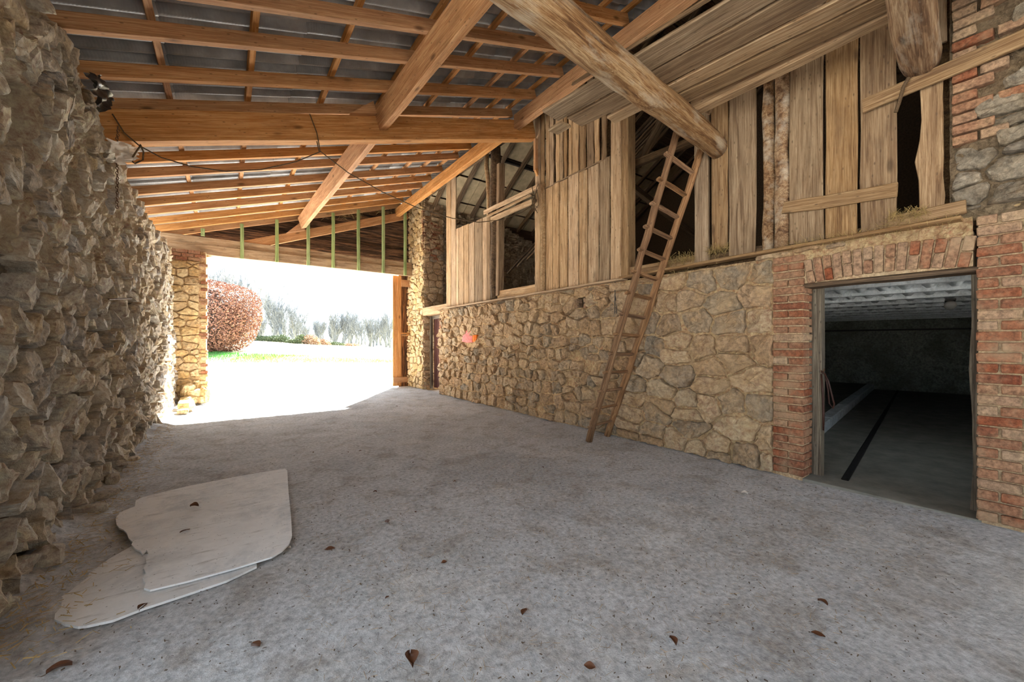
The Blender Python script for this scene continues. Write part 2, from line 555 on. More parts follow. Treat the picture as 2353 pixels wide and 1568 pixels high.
def stone_geo(poly, joint, depth, rng, to3d, tilt, sink=.05, nseg=.045, rough=.012):
    n = len(poly)
    cu = sum(p[0] for p in poly) / n; cv = sum(p[1] for p in poly) / n
    ring = []
    for i in range(n):
        a, b = poly[i], poly[(i + 1) % n]
        L = math.hypot(a[0] - b[0], a[1] - b[1])
        if L < .008: continue
        c = min(.25, .016 / L)
        k = max(2, min(5, int(L / nseg) + 1))
        for t in [c + (1 - 2 * c) * j / (k - 1) for j in range(k)]:
            u, v = warp(a[0] + (b[0] - a[0]) * t, a[1] + (b[1] - a[1]) * t, .022)
            du, dv = cu - u, cv - v
            D = math.hypot(du, dv) or 1
            kk = min(.5, joint * rng.uniform(.45, 1.6) / D)
            ring.append((u + du * kk, v + dv * kk))
    m = len(ring)
    if m < 4: return None
    su, sv = max(abs(p[0] - cu) for p in ring) + 1e-4, max(abs(p[1] - cv) for p in ring) + 1e-4
    tu, tv = rng.uniform(-tilt, tilt), rng.uniform(-tilt, tilt)
    sd = rng.uniform(0, 50)
    V = []; F = []
    prof = [(1.0, -sink), (1.0, depth * .5), (.93, depth * .95), (.62, depth), (.28, depth * 1.05)]
    for ri, (s, d) in enumerate(prof):
        for u, v in ring:
            x, y = (u - cu) * s, (v - cv) * s
            dd = d
            if ri >= 1:
                q = Vector((u * 0 + (cu + x) * 13, (cv + y) * 13, sd))
                dd += depth * (x / su * tu + y / sv * tv)
                nn = noise.noise(q) + .55 * noise.noise(q * 2.7)
                dd += (nn if ri > 1 else nn * .5) * rough
                if ri >= 2: x += rng.uniform(-.05, .05) * su; y += rng.uniform(-.05, .05) * sv
            V.append(to3d(cu + x, cv + y, dd))
    V.append(to3d(cu, cv, depth * rng.uniform(.9, 1.2)))
    R_ = len(prof)
    for r in range(R_ - 1):
        for k in range(m):
            q = (k + 1) % m
            F.append((r * m + k, r * m + q, (r + 1) * m + q, (r + 1) * m + k))
    for k in range(m):
        F.append(((R_ - 1) * m + k, (R_ - 1) * m + (k + 1) % m, R_ * m))
    return V, F, to3d(cu, cv, depth * .5), (cu, cv)


def poly_area(p):
    return abs(sum(p[i][0] * p[(i + 1) % len(p)][1] - p[(i + 1) % len(p)][0] * p[i][1] for i in range(len(p)))) / 2


def rubble(parent, cells, to3d, joint, depth, mat, seed, tilt=.5, keep=None, limit=295, sink=.05, rough=.012, small_label=None, flip=False):
    rng = random.Random(seed)
    items = []
    for c in cells:
        cu = sum(p[0] for p in c) / len(c); cv = sum(p[1] for p in c) / len(c)
        if keep and not keep(cu, cv): continue
        dpt = rng.uniform(*depth)
        g = stone_geo(c, joint, dpt, rng, to3d, tilt, sink, rough=rough)
        if not g: continue
        V, F, ctr, _ = g
        if flip: F = [tuple(reversed(f)) for f in F]
        items.append((poly_area(c) / max(.5, (ctr - camo.location).length) ** 2, V, F, ctr))
    items.sort(key=lambda t: -t[0])
    for s, V, F, ctr in items[:limit]:
        mesh('stone', [v - ctr for v in V], F, mat, parent, loc=ctr)
    rest = items[limit:]
    if rest:
        V, F = join([(v, f) for _, v, f, _ in rest])
        o = mesh('small_stones', V, F, mat, parent)
        o['kind'] = 'stuff'


def relief(name, u0, u1, v0, v1, step, to3d, amp, freq, mat, parent=None, keep=None, flip=False, seed=0.0, ridged=False):
    nu, nv = max(2, int((u1 - u0) / step)), max(2, int((v1 - v0) / step))
    V = []
    for j in range(nv + 1):
        for i in range(nu + 1):
            u = u0 + (u1 - u0) * i / nu; v = v0 + (v1 - v0) * j / nv
            q = Vector((u * freq, v * freq, seed))
            n = noise.noise(q) * .55 + noise.noise(q * 2.3) * .4 + noise.noise(q * 5.1) * .28
            if ridged: n = .5 - abs(n) * 1.7
            V.append(to3d(u, v, n * amp))
    F = []
    for j in range(nv):
        for i in range(nu):
            if keep and not keep(u0 + (u1 - u0) * (i + .5) / nu, v0 + (v1 - v0) * (j + .5) / nv): continue
            a = j * (nu + 1) + i
            f = (a, a + 1, a + nu + 2, a + nu + 1)
            F.append(tuple(reversed(f)) if flip else f)
    return mesh(name, V, F, mat, parent, smooth=False)


def brick_proto(L, D, H, seed, name='brick'):
    """chamfered, slightly worn brick centred on its origin: x depth D, y length L, z height H"""
    rng = random.Random(seed)
    V, F = [], []
    c = .006
    for sx in (-1, 1):
        pts = [(-L / 2 + c, -H / 2), (L / 2 - c, -H / 2), (L / 2, -H / 2 + c), (L / 2, H / 2 - c), (L / 2 - c, H / 2), (-L / 2 + c, H / 2), (-L / 2, H / 2 - c), (-L / 2, -H / 2 + c)]
        rings = [(sx * (D / 2 - c), 1.0), (sx * D / 2, .93)]
        if sx < 0: rings.reverse()
        for x, s in rings:
            for y, z in pts:
                V.append((x + rng.uniform(-.002, .002), y * (s if s == 1 else (1 - .012 / L)) + rng.uniform(-.003, .003), z * (s if s == 1 else (1 - .012 / H)) + rng.uniform(-.002, .002)))
    for i in range(3):
        for k in range(8):
            F.append((i * 8 + k, i * 8 + (k + 1) % 8, (i + 1) * 8 + (k + 1) % 8, (i + 1) * 8 + k))
    F.append(tuple(range(7, -1, -1))); F.append(tuple(24 + k for k in range(8)))
    me = bpy.data.meshes.new(name)
    me.from_pydata(V, [], F)
    return me


BR = {}


def brick(parent, ctr, L, D, H, mat, rot=None, name='brick'):
    key = (round(L, 3), round(D, 3), round(H, 3), R.randrange(3), mat.name)
    if key not in BR:
        me = brick_proto(L, D, H, len(BR) + 5); me.materials.append(mat); BR[key] = me
    o = bpy.data.objects.new(name, BR[key])
    M = Matrix.Translation(Vector(ctr))
    M = M @ (rot if rot is not None else Matrix.Rotation(R.uniform(-.012, .012), 4, 'X') @ Matrix.Rotation(R.uniform(-.02, .02), 4, 'Z'))
    return place(o, M, parent)


XW = 4.42          # face of the right wall

# ================================================================ FLOOR AND GROUND
def floor_mesh():
    V = []; F = []
    x0, x1, y0, y1 = -.95, 4.5, -2.4, 11.9
    nx, ny = 150, 360
    for j in range(ny + 1):
        for i in range(nx + 1):
            x = x0 + (x1 - x0) * i / nx; y = y0 + (y1 - y0) * j / ny
            q = Vector((x, y, 0))
            z = noise.noise(q * 1.1) * .012 + noise.noise(q * 6) * .005 + noise.noise(q * 17) * .004
            e = max(0, (-.45 - x) / .5)
            z += e * e * (.09 + .07 * noise.noise(q * 4)) + (e > 0) * noise.noise(q * 11) * .02 * e
            z = z - .004
            V.append((x, y, z))
    for j in range(ny):
        for i in range(nx):
            a = j * (nx + 1) + i
            F.append((a, a + 1, a + nx + 2, a + nx + 1))
    return V, F


V, F = floor_mesh()
tag(mesh('floor', V, F, M_FLOOR, smooth=True), 'dusty grey rough concrete barn floor with bits of straw', kind='structure')


def terrain(q, p):
    t = max(-.95, min(-.05, p / max(q, 8)))
    zf = .48 + (-.3 - t) * 3.6
    if q < 11: return -.03
    if q < 20: return -.03 + .30 * (q - 11) / 9
    s = min(1, (q - 20) / 32)
    return .30 + (zf - .30) * s ** .6 * min(1, (q - 19.9) / .6 + .15)


def terrain_mesh(name, qs, ps, mat, label, dz=0.0):
    V = []; F = []
    for q in qs:
        for p in ps:
            V.append(qp(q, p, terrain(q, p) + dz + noise.noise(Vector((q * .8, p * .8, 0))) * (.03 if q > 13 else 0)))
    n = len(ps)
    for j in range(len(qs) - 1):
        for i in range(n - 1):
            a = j * n + i
            F.append((a, a + n, a + n + 1, a + 1))
    o = mesh(name, V, [tuple(reversed(f)) for f in F], mat, smooth=True)
    return tag(o, label, kind='structure')


PS = list(np.concatenate([np.linspace(-160, -40, 13), np.linspace(-37, 10, 64), np.linspace(15, 120, 15)]))
terrain_mesh('ground', list(np.concatenate([np.linspace(-80, 8, 12), np.linspace(10, 20.0, 20)])), PS, M_YARD, 'sunlit pale gravel yard beyond the open gate')
terrain_mesh('ground', list(np.concatenate([np.linspace(20.0, 30, 28), np.linspace(32, 60, 12), np.linspace(70, 330, 10)])), PS, M_FIELD, 'sunlit dry winter field rising beyond the yard edge')

# ================================================================ LEFT WALL
wl = empty('wall_left', (-1.0, 5, 0), 'long rubble stone wall of grey and buff stones with eroded mortar', kind='structure')


def left_top(y):
    return np.interp(y, [-1, 3.5, 3.9, 5.0, 5.6, 6.7, 8.2, 9.7, 10.9, 11.5], [3.5, 3.5, 3.46, 3.38, 3.30, 3.20, 3.17, 3.14, 3.3, 3.3]) + .05 * noise.noise(Vector((y * 4, 0, 3)))


def left3(u, v, d):
    lean = .06 * noise.noise(Vector((u * .6, v * .6, 9)))
    if d > .02 and v < 1.75: d *= 1.2
    return Vector((-.93 + lean + d - .03 * (v > 2.2) * (v - 2.2), u, v))


HOLES = [(3.40, 2.56, .20, .24), (4.45, 2.5, .15, .15), (3.75, 1.95, .10, .09)]


def in_hole(u, v):
    return any(abs(u - a) < c + .03 and abs(v - b) < d + .03 for a, b, c, d in HOLES)


def left_back(u, v, d):
    for a, b, c, e in HOLES:
        r = max(abs(u - a) / c, abs(v - b) / e)
        if r < 1: d -= .19 * min(1, (1 - r) * 6)
    return left3(u, v, min(d, .03) - (.035 if v < 1.75 else 0))


relief('mortar', 2.2, 11.5, 1.72, 3.56, .024, left_back, .085, 7.5, MM_LEFT, wl, keep=lambda u, v: v < left_top(u), flip=False)
relief('shaded_earthy_joints', 2.2, 11.5, -.05, 1.75, .026, left_back, .09, 7.5, MM_EARTH, wl)
rng = random.Random(3)


def darts(u0, u1, v0, v1, rfun, rng, tries):
    g = {}
    out = []
    for _ in range(tries):
        u, v = rng.uniform(u0, u1), rng.uniform(v0, v1)
        r = rfun(u, v) * rng.choice((.75, 1, 1, 1.35))
        i, j = int(u / .2), int(v / .2)
        if all((u - a) ** 2 + ((v - b) * 1.15) ** 2 > ((r + q) / 2) ** 2 for x in (-1, 0, 1) for y in (-1, 0, 1) for a, b, q in g.get((i + x, j + y), ())):
            g.setdefault((i, j), []).append((u, v, r)); out.append((u, v))
    return out


pts = darts(2.3, 11.4, 0, 3.5, lambda u, v: .155 if v < 1.75 else .165, rng, 14000)
cells = voronoi(pts, 2.3, 11.4, 0, 3.5, 1.0)


def keepL(u, v):
    if v > left_top(u) - .03 or in_hole(u, v): return False
    # higher up the mortar covers more of the stones
    c = noise.noise(Vector((u * .9, v * .9, 4)))
    pr = .95 if v < 1.6 else .62
    return rng.random() < pr + .3 * c


rubble(wl, cells, left3, .024, (.03, .075), MS_LEFT, 21, tilt=.6, keep=keepL, rough=.016)
# the body of the wall and what lies out of frame behind the camera
box('wall_core', (-1.55, 2.2, -.05), (-1.12, 11.6, 3.12), MM_LEFT, wl)
box('wall_end', (-1.55, 2.0, -.05), (-.93, 2.25, 3.5), MM_LEFT, wl)
box('wall_core', (-1.55, 2.2, 3.1), (-1.2, 9.0, 3.42), MM_LEFT, wl)
top_pts = [Vector((x, y, left_top(y) - .02 - .05 * (x < -1.0) + .03 * noise.noise(Vector((x * 6, y * 6, 0))))) for y in np.linspace(2.2, 11.5, 90) for x in (-.95, -1.03, -1.12, -1.22)]
F = [(j * 4 + i, j * 4 + i + 1, j * 4 + i + 5, j * 4 + i + 4) for j in range(89) for i in range(3)]
mesh('wall_top', top_pts, F, MM_LEFT, wl)
# rubble blocks fallen at the wall foot (each a thing)
def rock(name, ctr, size, seed, mat, label, group=None, rotz=0.0, cat='stone'):
    rng = random.Random(seed)
    V = []; F = []
    ns, nr = 9, 5
    for r in range(nr):
        ph = -math.pi / 2 + math.pi * (r + .5) / nr
        for k in range(ns):
            th = 2 * math.pi * k / ns
            x, y, z = math.cos(ph) * math.cos(th), math.cos(ph) * math.sin(th), math.sin(ph)
            m = max(abs(x), abs(y), abs(z)) ** .55
            j = rng.uniform(.88, 1.1)
            V.append(Vector((x / m * size[0] * j, y / m * size[1] * j, max(-1, z / m * 1.0) * size[2] * j)))
    V += [Vector((0, 0, -size[2])), Vector((0, 0, size[2]))]
    for r in range(nr - 1):
        for k in range(ns):
            F.append((r * ns + k, r * ns + (k + 1) % ns, (r + 1) * ns + (k + 1) % ns, (r + 1) * ns + k))
    for k in range(ns):
        F.append((nr * ns, (k + 1) % ns, k)); F.append((nr * ns + 1, (nr - 1) * ns + k, (nr - 1) * ns + (k + 1) % ns))
    zmin = min(v.z for v in V)
    V = [v - Vector((0, 0, zmin)) for v in V]
    o = mesh(name, V, F, mat, M=Matrix.Translation(Vector(ctr)) @ Matrix.Rotation(rotz, 4, 'Z'))
    return tag(o, label, cat, group)


for i, (px, py, s, lab) in enumerate([
        (243, 1152, (.10, .05, .03), 'flat pale stone lying loose on the floor beside the white board'),
        (225, 1128, (.07, .05, .05), 'dark grey stone block fallen against the left wall foot'),
        (178, 1196, (.12, .05, .035), 'long flat stone half buried in the dirt along the left wall'),
        (285, 1072, (.09, .05, .03), 'flat buff stone on the floor further along the left wall'),
        (60, 1320, (.10, .07, .05), 'squat tan stone in the dirt at the near left corner')]):
    c = on_z(px, py, 0)
    c.x = max(c.x, -.83)
    e = max(0, (-.45 - c.x) / .5)
    rock('rubble_stone', (c.x, c.y, .06 * e * e - .005), s, 40 + i, MS_LEFT, lab, rotz=.9 + i)

# ================================================================ ROOF OF THE LEAN-TO
SL = .32
ANG = math.atan(SL)


def rb(x):            # underside of the rafters
    return 3.61 + SL * (x + 1)


roof = empty('ceiling', (1.5, 5, 4.4), 'open lean-to roof of orange rafters and battens under dark corrugated sheets', kind='structure')
NS = Vector((-math.sin(ANG), 0, math.cos(ANG)))
RY = [-2.2, -1.5, -.85, -.2, .5, 1.2, 1.88, 2.52, 3.17, 3.81, 4.34, 4.98, 5.62, 6.32, 7.03, 7.57, 8.34, 8.95, 9.5, 10.2, 10.8]
for y in RY:
    a = Vector((-1.46, y, rb(-1.46))) + NS * .0625
    b = Vector((4.03, y, rb(4.03))) + NS * .0625
    timber('rafter', a, b, .068, .125, MW_NEW, roof, up=NS, seg=8, jit=.002, ch=.004)
proto = None
for x in (-1.4, -.45, .25, 1.03, 1.78, 2.49, 3.18, 3.60, 4.0):
    c = Vector((x, 0, rb(x))) + NS * .15
    o = timber('batten', c + Vector((0, -2.4, 0)), c + Vector((0, 5.65, 0)), .055, .05, MW_NEW, roof, up=NS, seg=4, jit=.002, ch=.003)
    timber('batten', c + Vector((0, 5.66, 0)), c + Vector((0, 11.5, 0)), .055, .05, MW_NEW, roof, up=NS, seg=4, jit=.002, ch=.003)
# corrugated sheets: pitch 0.177, five waves of cover, lapping up the slope
PIT, NWAV, SLEN = .177, 5.3, 1.30
nv = 54
V = []; F = []
for i, x in enumerate((0, SLEN * .5, SLEN)):
    for j in range(nv):
        y = NWAV * PIT * j / (nv - 1)
        V.append((x, y, .030 * math.cos(2 * math.pi * y / PIT)))
for i, x in enumerate((0, SLEN * .5, SLEN)):
    for j in range(nv):
        y = NWAV * PIT * j / (nv - 1)
        V.append((x, y, .030 * math.cos(2 * math.pi * y / PIT) + .006))
for i in range(2):
    for j in range(nv - 1):
        a = i * nv + j
        F.append((a, a + 1, a + nv + 1, a + nv))
        b = a + 3 * nv
        F.append((b, b + nv, b + nv + 1, b + 1))
for j in range(nv - 1):
    F.append((j, j + 3 * nv, j + 3 * nv + 1, j + 1))
me = bpy.data.meshes.new('corrugated_sheet'); me.from_pydata(V, [], F)
me.polygons.foreach_set('use_smooth', [True] * len(me.polygons)); me.materials.append(M_SHEET)
rowd = Vector((math.cos(ANG), 0, math.sin(ANG)))
for r in range(6):
    for c in range(16):
        s = -.35 + r * 1.14
        base = Vector((-1.3, -2.5 + c * 5 * PIT, rb(-1.3))) + rowd * s + NS * (.205 + .002 * (c % 2))
        Mx = Matrix.Translation(base) @ Matrix.Rotation(-ANG + math.radians(.35), 4, 'Y')
        o = bpy.data.objects.new('corrugated_sheet', me)
        place(o, Mx, roof)
# eaves board closes the gap above the left wall except near the gate
box('eaves_board', (-1.53, -2.4, 3.38), (-1.48, 9.1, 3.66), MW_OLD, roof)
# principal rafter that spans the barn at mid length
pb = lambda x: 3.306 + .3026 * (x + .84)
pa = Vector((-1.3, 5.53, pb(-1.3) + .155)); pc = Vector((4.40, 5.53, pb(4.40) + .155))
o = timber('tie_beam', pa, pc, .16, .31, MW_NEW, roof, up=(-.29, 0, 1), seg=10, jit=.003, ch=.006)
o['label'] = 'deep orange main beam crossing the whole width'
# purlin in two lengths, perpendicular to the slope, with cleats
def pur(y):
    return Vector((1.80 - .034 * y, y, rb(1.80 - .034 * y)))
PH, PW = .27, .11
SD = Vector((math.cos(ANG), 0, math.sin(ANG)))
off = SD * (PW / 2) - NS * (PH / 2)
timber('purlin', pur(-2.4) + off, pur(5.45) + off, PW, PH, MW_NEW, roof, up=NS, seg=12, jit=.004, ch=.006)
timber('purlin', pur(5.61) + off, pur(11.05) + off, PW, PH, MW_NEW, roof, up=NS, seg=12, jit=.004, ch=.006)
# sloping cleats under the purlin ends
def wedge(name, p, ln, hh, th, mat, parent):
    V = [Vector((0, -th / 2, 0)), Vector((-ln, -th / 2, 0)), Vector((0, -th / 2, hh)), Vector((0, th / 2, 0)), Vector((-ln, th / 2, 0)), Vector((0, th / 2, hh))]
    return mesh(name, V, [(0, 1, 2), (3, 5, 4), (0, 3, 4, 1), (1, 4, 5, 2), (0, 2, 5, 3)], mat, parent, M=Matrix.Translation(p) @ Matrix.Rotation(-ANG, 4, 'Y'))
pp = pur(5.40)
wedge('cleat', Vector((pp.x + .02, 5.41, pb(pp.x) + .315)), .36, .16, .08, MW_NEW, roof)
wedge('cleat', Vector((1.60, 11.2, 4.12)), .42, .22, .16, MW_NEW, roof)
# wall plate carrying the upper rafter ends
o = timber('wall_plate', (4.01, -2.4, 5.045), (4.01, 5.45, 5.045), .12, .23, MW_NEW, roof, seg=10, ch=.006)
o = timber('wall_plate', (4.01, 5.6, 5.045), (4.01, 11.3, 5.045), .12, .23, MW_NEW, roof, seg=10, ch=.006)
o = timber('hanger_bracket', on_y(1231, 320, 5.40), on_y(1231, 392, 5.40), .06, .06, MW_NEW, roof, up=(1, 0, 0), seg=2)
o = timber('hanger_bracket', on_y(1231, 388, 5.40), on_y(1240, 412, 5.40), .06, .06, MW_NEW, roof, up=(1, 0, 0), seg=2)

# ================================================================ GATE END (far wall)
wb = empty('wall_back', (1.7, 11.2, 0), 'far gate end with timber gable of dark boards over the opening', kind='structure')
GY = 11.15
# unseen barn end behind the camera; gateway added to light the interior
wk = empty('wall_rear', (1.7, -2.5, 0), 'unseen masonry end wall with an added gateway that lets light in', kind='structure')
box('wall_core', (-1.55, -2.75, -.05), (2.0, -2.42, 6.0), MM_RIGHT, wk)
box('wall_core', (1.95, -2.75, 2.7), (5.0, -2.42, 6.0), MM_RIGHT, wk)
box('wall_core', (4.4, -2.75, -.05), (5.0, -2.42, 2.75), MM_RIGHT, wk)
# stone pillar on the left with brick quoins
box('pillar_core', (-1.3, 10.98, -.05), (-.36, 11.5, 3.28), MM_RIGHT, wb)
def pil3(u, v, d):
    return Vector((u, 10.97 - d, v))
rng = random.Random(8)
pts = row_points(-1.0, -.32, 0, 3.28, .09, .22, 1.2, 3.0, rng)
cells = voronoi(pts, -1.0, -.47, 0, 3.05, 1.6)
rubble(wb, cells, pil3, .012, (.02, .05), MS_PILLAR, 5, tilt=.5, rough=.012)
for k in range(41):
    z = .06 + k * .075
    if z > 3.02 and z < 3.3: continue
    L = .22 if k % 2 else .12
    if R.random() < .35: continue
    brick(wb, (-.36 - L / 2 + .03, 11.05, z), L, .2, .064, M_BRICK if R.random() < .6 else MS_PILLAR, rot=Matrix.Rotation(math.pi / 2, 4, 'Z'))
for r in range(3):
    for c in range(4):
        x = -.98 + c * .21 + (.1 if r % 2 else 0)
        if x > -.36: continue
        brick(wb, (x, 11.05, 3.1 + r * .078), .2, .22, .066, M_BRICK, rot=Matrix.Rotation(math.pi / 2, 4, 'Z'))
# lintel, back plank, brace rafter, studs, boards
o = timber('lintel_beam', (-1.35, GY + .06, 3.37), (4.42, GY + .06, 3.36), .12, .22, MW_PALE, wb, seg=8)  # pale board colour stands in for the backlight on both lintel beams
timber('lintel_beam', (-1.35, GY + .09, 3.57), (4.42, GY + .09, 3.56), .07, .17, MW_PALE, wb, seg=8)
timber('gable_rafter', (-.9, GY + .12, 3.50 - .52 + .12 + .03), (4.3, GY + .12, 4.95 + .08), .10, .21, MW_NEW, wb, up=(-.37, 0, 1), seg=8)
timber('gable_rafter', (-1.35, GY + .18, rb(-1.35) + .07), (4.1, GY + .18, rb(4.1) + .07), .06, .15, MW_NEW, wb, up=NS, seg=8)
for x in (-.42, .295, .993, 1.675, 2.257, 2.891, 3.559, 4.187):
    zb = 3.24 if x > 0 else 3.66
    timber('green_stud', (x, GY - .035, zb), (x, GY - .035, rb(x) + .02), .07, .075, MW_GREEN, wb, up=(0, -1, 0), seg=4, jit=.004)['label'] = 'green treated upright stud'
for k in range(17):
    z = 3.62 + k * .115
    x0 = max(-1.3, (z - 3.61 - .1) / SL - 1 - .1)
    if x0 > 4.2: break
    timber('gable_board', (x0, GY + .30 + R.uniform(0, .01), z), (4.45, GY + .30 + R.uniform(0, .01), z + R.uniform(-.004, .004)), .121, .022, MW_DARK, wb, up=(0, -1, 0), seg=5, jit=.001)
# stone pier on the right between the gate and the small door
box('pier_core', (XW + .05, 10.43, -.05), (5.05, 11.75, 5.6), MM_RIGHT, wb)
rng = random.Random(9)
def pierx(u, v, d): return Vector((XW + .05 - d, u, v))
def piery(u, v, d): return Vector((u, 10.43 - d, v))
pts = row_points(10.40, 11.75, 0, 5.55, .10, .24, .9, 2.2, rng)
rubble(wb, voronoi(pts, 10.40, 11.75, 0, 5.55, 1.3), pierx, .012, (.04, .075), MS_PILLAR, 15, tilt=.4, limit=150, flip=True)
pts = row_points(4.44, 5.05, 0, 5.5, .10, .2, .9, 2.0, rng)
rubble(wb, voronoi(pts, 4.44, 5.05, 0, 5.5, 1.4), piery, .012, (.03, .06), MS_RIGHT, 16, tilt=.4, limit=110)
for k in range(50):
    z = 3.9 + k * .075
    if z > 5.0: break
    L = .11 if k % 2 else .2
    brick(wb, (XW + L / 2 + .0, 10.46, z), .11, L, .062, M_BRICK)
    if k % 3: brick(wb, (XW + .32 + .1 * (k % 2), 10.45, z - .3), .14, .2, .062, M_BRICK)
for k in range(25):
    z = .1 + k * .078
    if k % 3 == 1: continue
    brick(wb, (XW + .1, 10.46, z), .12, .18, .064, M_BRICKD)
# gate leaf slid open on the right, seen on its edge side
gate = empty('wooden_gate', (4.05, 11.4, 0), 'orange-brown planked wooden gate leaf standing open at the right of the gateway', 'gate')
for i in range(2):
    timber('plank', (3.985 + i * .125, 11.40, .04), (3.985 + i * .125, 11.40, 3.255), .12, .04, MW_NEW, gate, up=(0, -1, 0), seg=5, jit=.002)
timber('rail', (3.92, 11.365, .22), (4.36, 11.365, .22), .16, .03, MW_NEW, gate, up=(0, -1, 0))
timber('rail', (4.18, 11.36, 1.55), (4.42, 11.36, 1.55), .1, .03, MW_NEW, gate, up=(0, -1, 0))
timber('rail', (4.16, 11.36, 3.05), (4.42, 11.36, 3.05), .2, .03, MW_NEW, gate, up=(0, -1, 0))
mesh('latch_pin', *tube([(4.14, 11.33, 1.53), (4.3, 11.3, 1.53)], .014, 6), M_IRON, gate)
timber('edge_board', (4.30, 11.55, -.03), (4.30, 11.55, 3.6), .30, .03, MW_DARK, gate, up=(0, -1, 0))  # made wider and taller to keep a stray sun sliver off the floor
# pile of fallen stones at the pillar foot
pile = [(404, 922, .14, (.12, .10, .15)), (412, 934, 0, (.17, .12, .10)), (428, 945, 0, (.24, .14, .10)), (430, 925, .17, (.13, .10, .07)), (447, 925, .0, (.16, .12, .17)), (465, 925, 0, (.14, .12, .09)), (395, 950, 0, (.12, .09, .06)), (473, 915, 0, (.10, .09, .17)), (384, 956, 0, (.09, .08, .05))]
labs = ['upright angular stone leaning on the gate pillar', 'squared pale stone in the rubble heap by the left wall', 'big flat slab lowest in the rubble heap at the gate pillar', 'small stone lying on top of the rubble heap', 'bright squared block at the middle of the rubble heap', 'wide stone at the outer end of the rubble heap', 'low stone nearest the camera in the rubble heap', 'narrow block against the pillar corner', 'small stone apart from the heap at the left wall']
for i, ((px, py, z, s), lb) in enumerate(zip(pile, labs)):
    c = on_z(px, py, 0)
    c.y = min(c.y, 10.74); c.x = max(c.x, -.64)
    rock('fallen_stone', (c.x, c.y, z), s, 60 + i, MS_PILLAR, lb, rotz=i * .8)

# ================================================================ RIGHT WALL, LOWER STONE PART
wr = empty('wall_right', (XW, 5, 0), 'lower rubble wall of ochre stones in sandy mortar behind the ladder', kind='structure')
ZT = 2.13


def right3(u, v, d):
    return Vector((XW + .025 - d + .02 * noise.noise(Vector((u * .8, v * .8, 2))), u, v))


NICHE = (4.27, 4.42, 1.83, 2.0)
PAINT = (7.6, 8.05, 1.3, 1.58)


def in_niche(u, v, m=0.0):
    return NICHE[0] - m < u < NICHE[1] + m and NICHE[2] - m < v < NICHE[3] + m


relief('mortar', 1.68, 9.34, -.06, ZT + .02, .026, lambda u, v, d: right3(u, v, d + .004), .045, 9, MM_RIGHT, wr, keep=lambda u, v: not in_niche(u, v), flip=True)
rng = random.Random(5)
pts = row_points(3.9, 9.35, 0, ZT, .12, .27, .8, 1.7, rng) + row_points(1.7, 3.9, 0, ZT, .16, .36, .9, 1.9, rng, big=.25)
pts = [p for p in pts if not in_niche(*p, .14) and not (PAINT[0] < p[0] < PAINT[1] and PAINT[2] < p[1] < PAINT[3])]
pts += [(4.345, 1.915), (4.14, 1.92), (4.55, 1.91), (4.345, 2.10), (4.345, 1.73)]
cells = voronoi(pts, 1.70, 9.33, 0, ZT, 1.3)
rubble(wr, cells, right3, .016, (.026, .085), MS_RIGHT, 33, tilt=.6, rough=.030, flip=True, limit=297,
       keep=lambda u, v: not in_niche(u, v, .02) and not (PAINT[0] < u < PAINT[1] and PAINT[2] < v < PAINT[3]) and (rng.random() < .96))
box('niche_back', (XW + .2, 4.2, 1.78), (XW + .22, 4.5, 2.05), M_DIRT_SHADE, wr)  # back of the niche given a plain dark colour
for y in (4.245, 4.445):
    for k in range(2):
        brick(wr, (XW + .04, y, 1.862 + k * .082), .055, .13, .072, M_BRICKD)
# painted stones
def painted(name, pxs, mat, label, d):
    P = [on_x(x, y, XW) for x, y in pxs]
    c = sum((p for p in P), Vector()) / len(P)
    V = [p + Vector((.04, 0, 0)) for p in P] + [p + Vector((-.03, 0, 0)) for p in P] + [c + (p - c) * .6 + Vector((-d + R.uniform(-.01, .01), 0, 0)) for p in P] + [c + Vector((-d - .01, 0, 0))]
    n = len(P)
    F = []
    for r in range(2):
        for k in range(n): F.append((r * n + k, r * n + (k + 1) % n, (r + 1) * n + (k + 1) % n, (r + 1) * n + k))
    for k in range(n): F.append((2 * n + k, 2 * n + (k + 1) % n, 3 * n))
    o = mesh(name, [v - c for v in V], [tuple(reversed(f)) for f in F], mat, wr, loc=c)
    o['label'] = label
painted('painted_stone', [(1064, 785), (1066, 770), (1070, 761), (1079, 759), (1087, 762), (1088, 775), (1087, 787), (1075, 788)], M_PINK, 'stone daubed pink', .05)
painted('painted_stone', [(1089, 786), (1089, 764), (1094, 765), (1098, 771), (1098, 778), (1094, 786)], M_ORANGE, 'stone painted bright orange', .055)
# wall beyond the small door, body behind
box('wall_core', (XW + .23, 1.75, -.05), (XW + .42, 9.30, 2.12), MM_RIGHT, wr)
# iron rod / hanging cord by the ladder
tag(mesh('hanging_cord', *join([tube([(XW - .06, 3.636, 2.14), (XW - .07, 3.63, 1.95), (XW - .065, 3.64, 1.70)], .006, 5), tube([(XW - .06, 3.636, 1.95), (XW - .07, 3.60, 1.82), (XW - .065, 3.61, 1.70)], .006, 5)]), M_DARKIRON),
    'dark double cord hanging down the stone wall from the sill left of the ladder', 'cord')

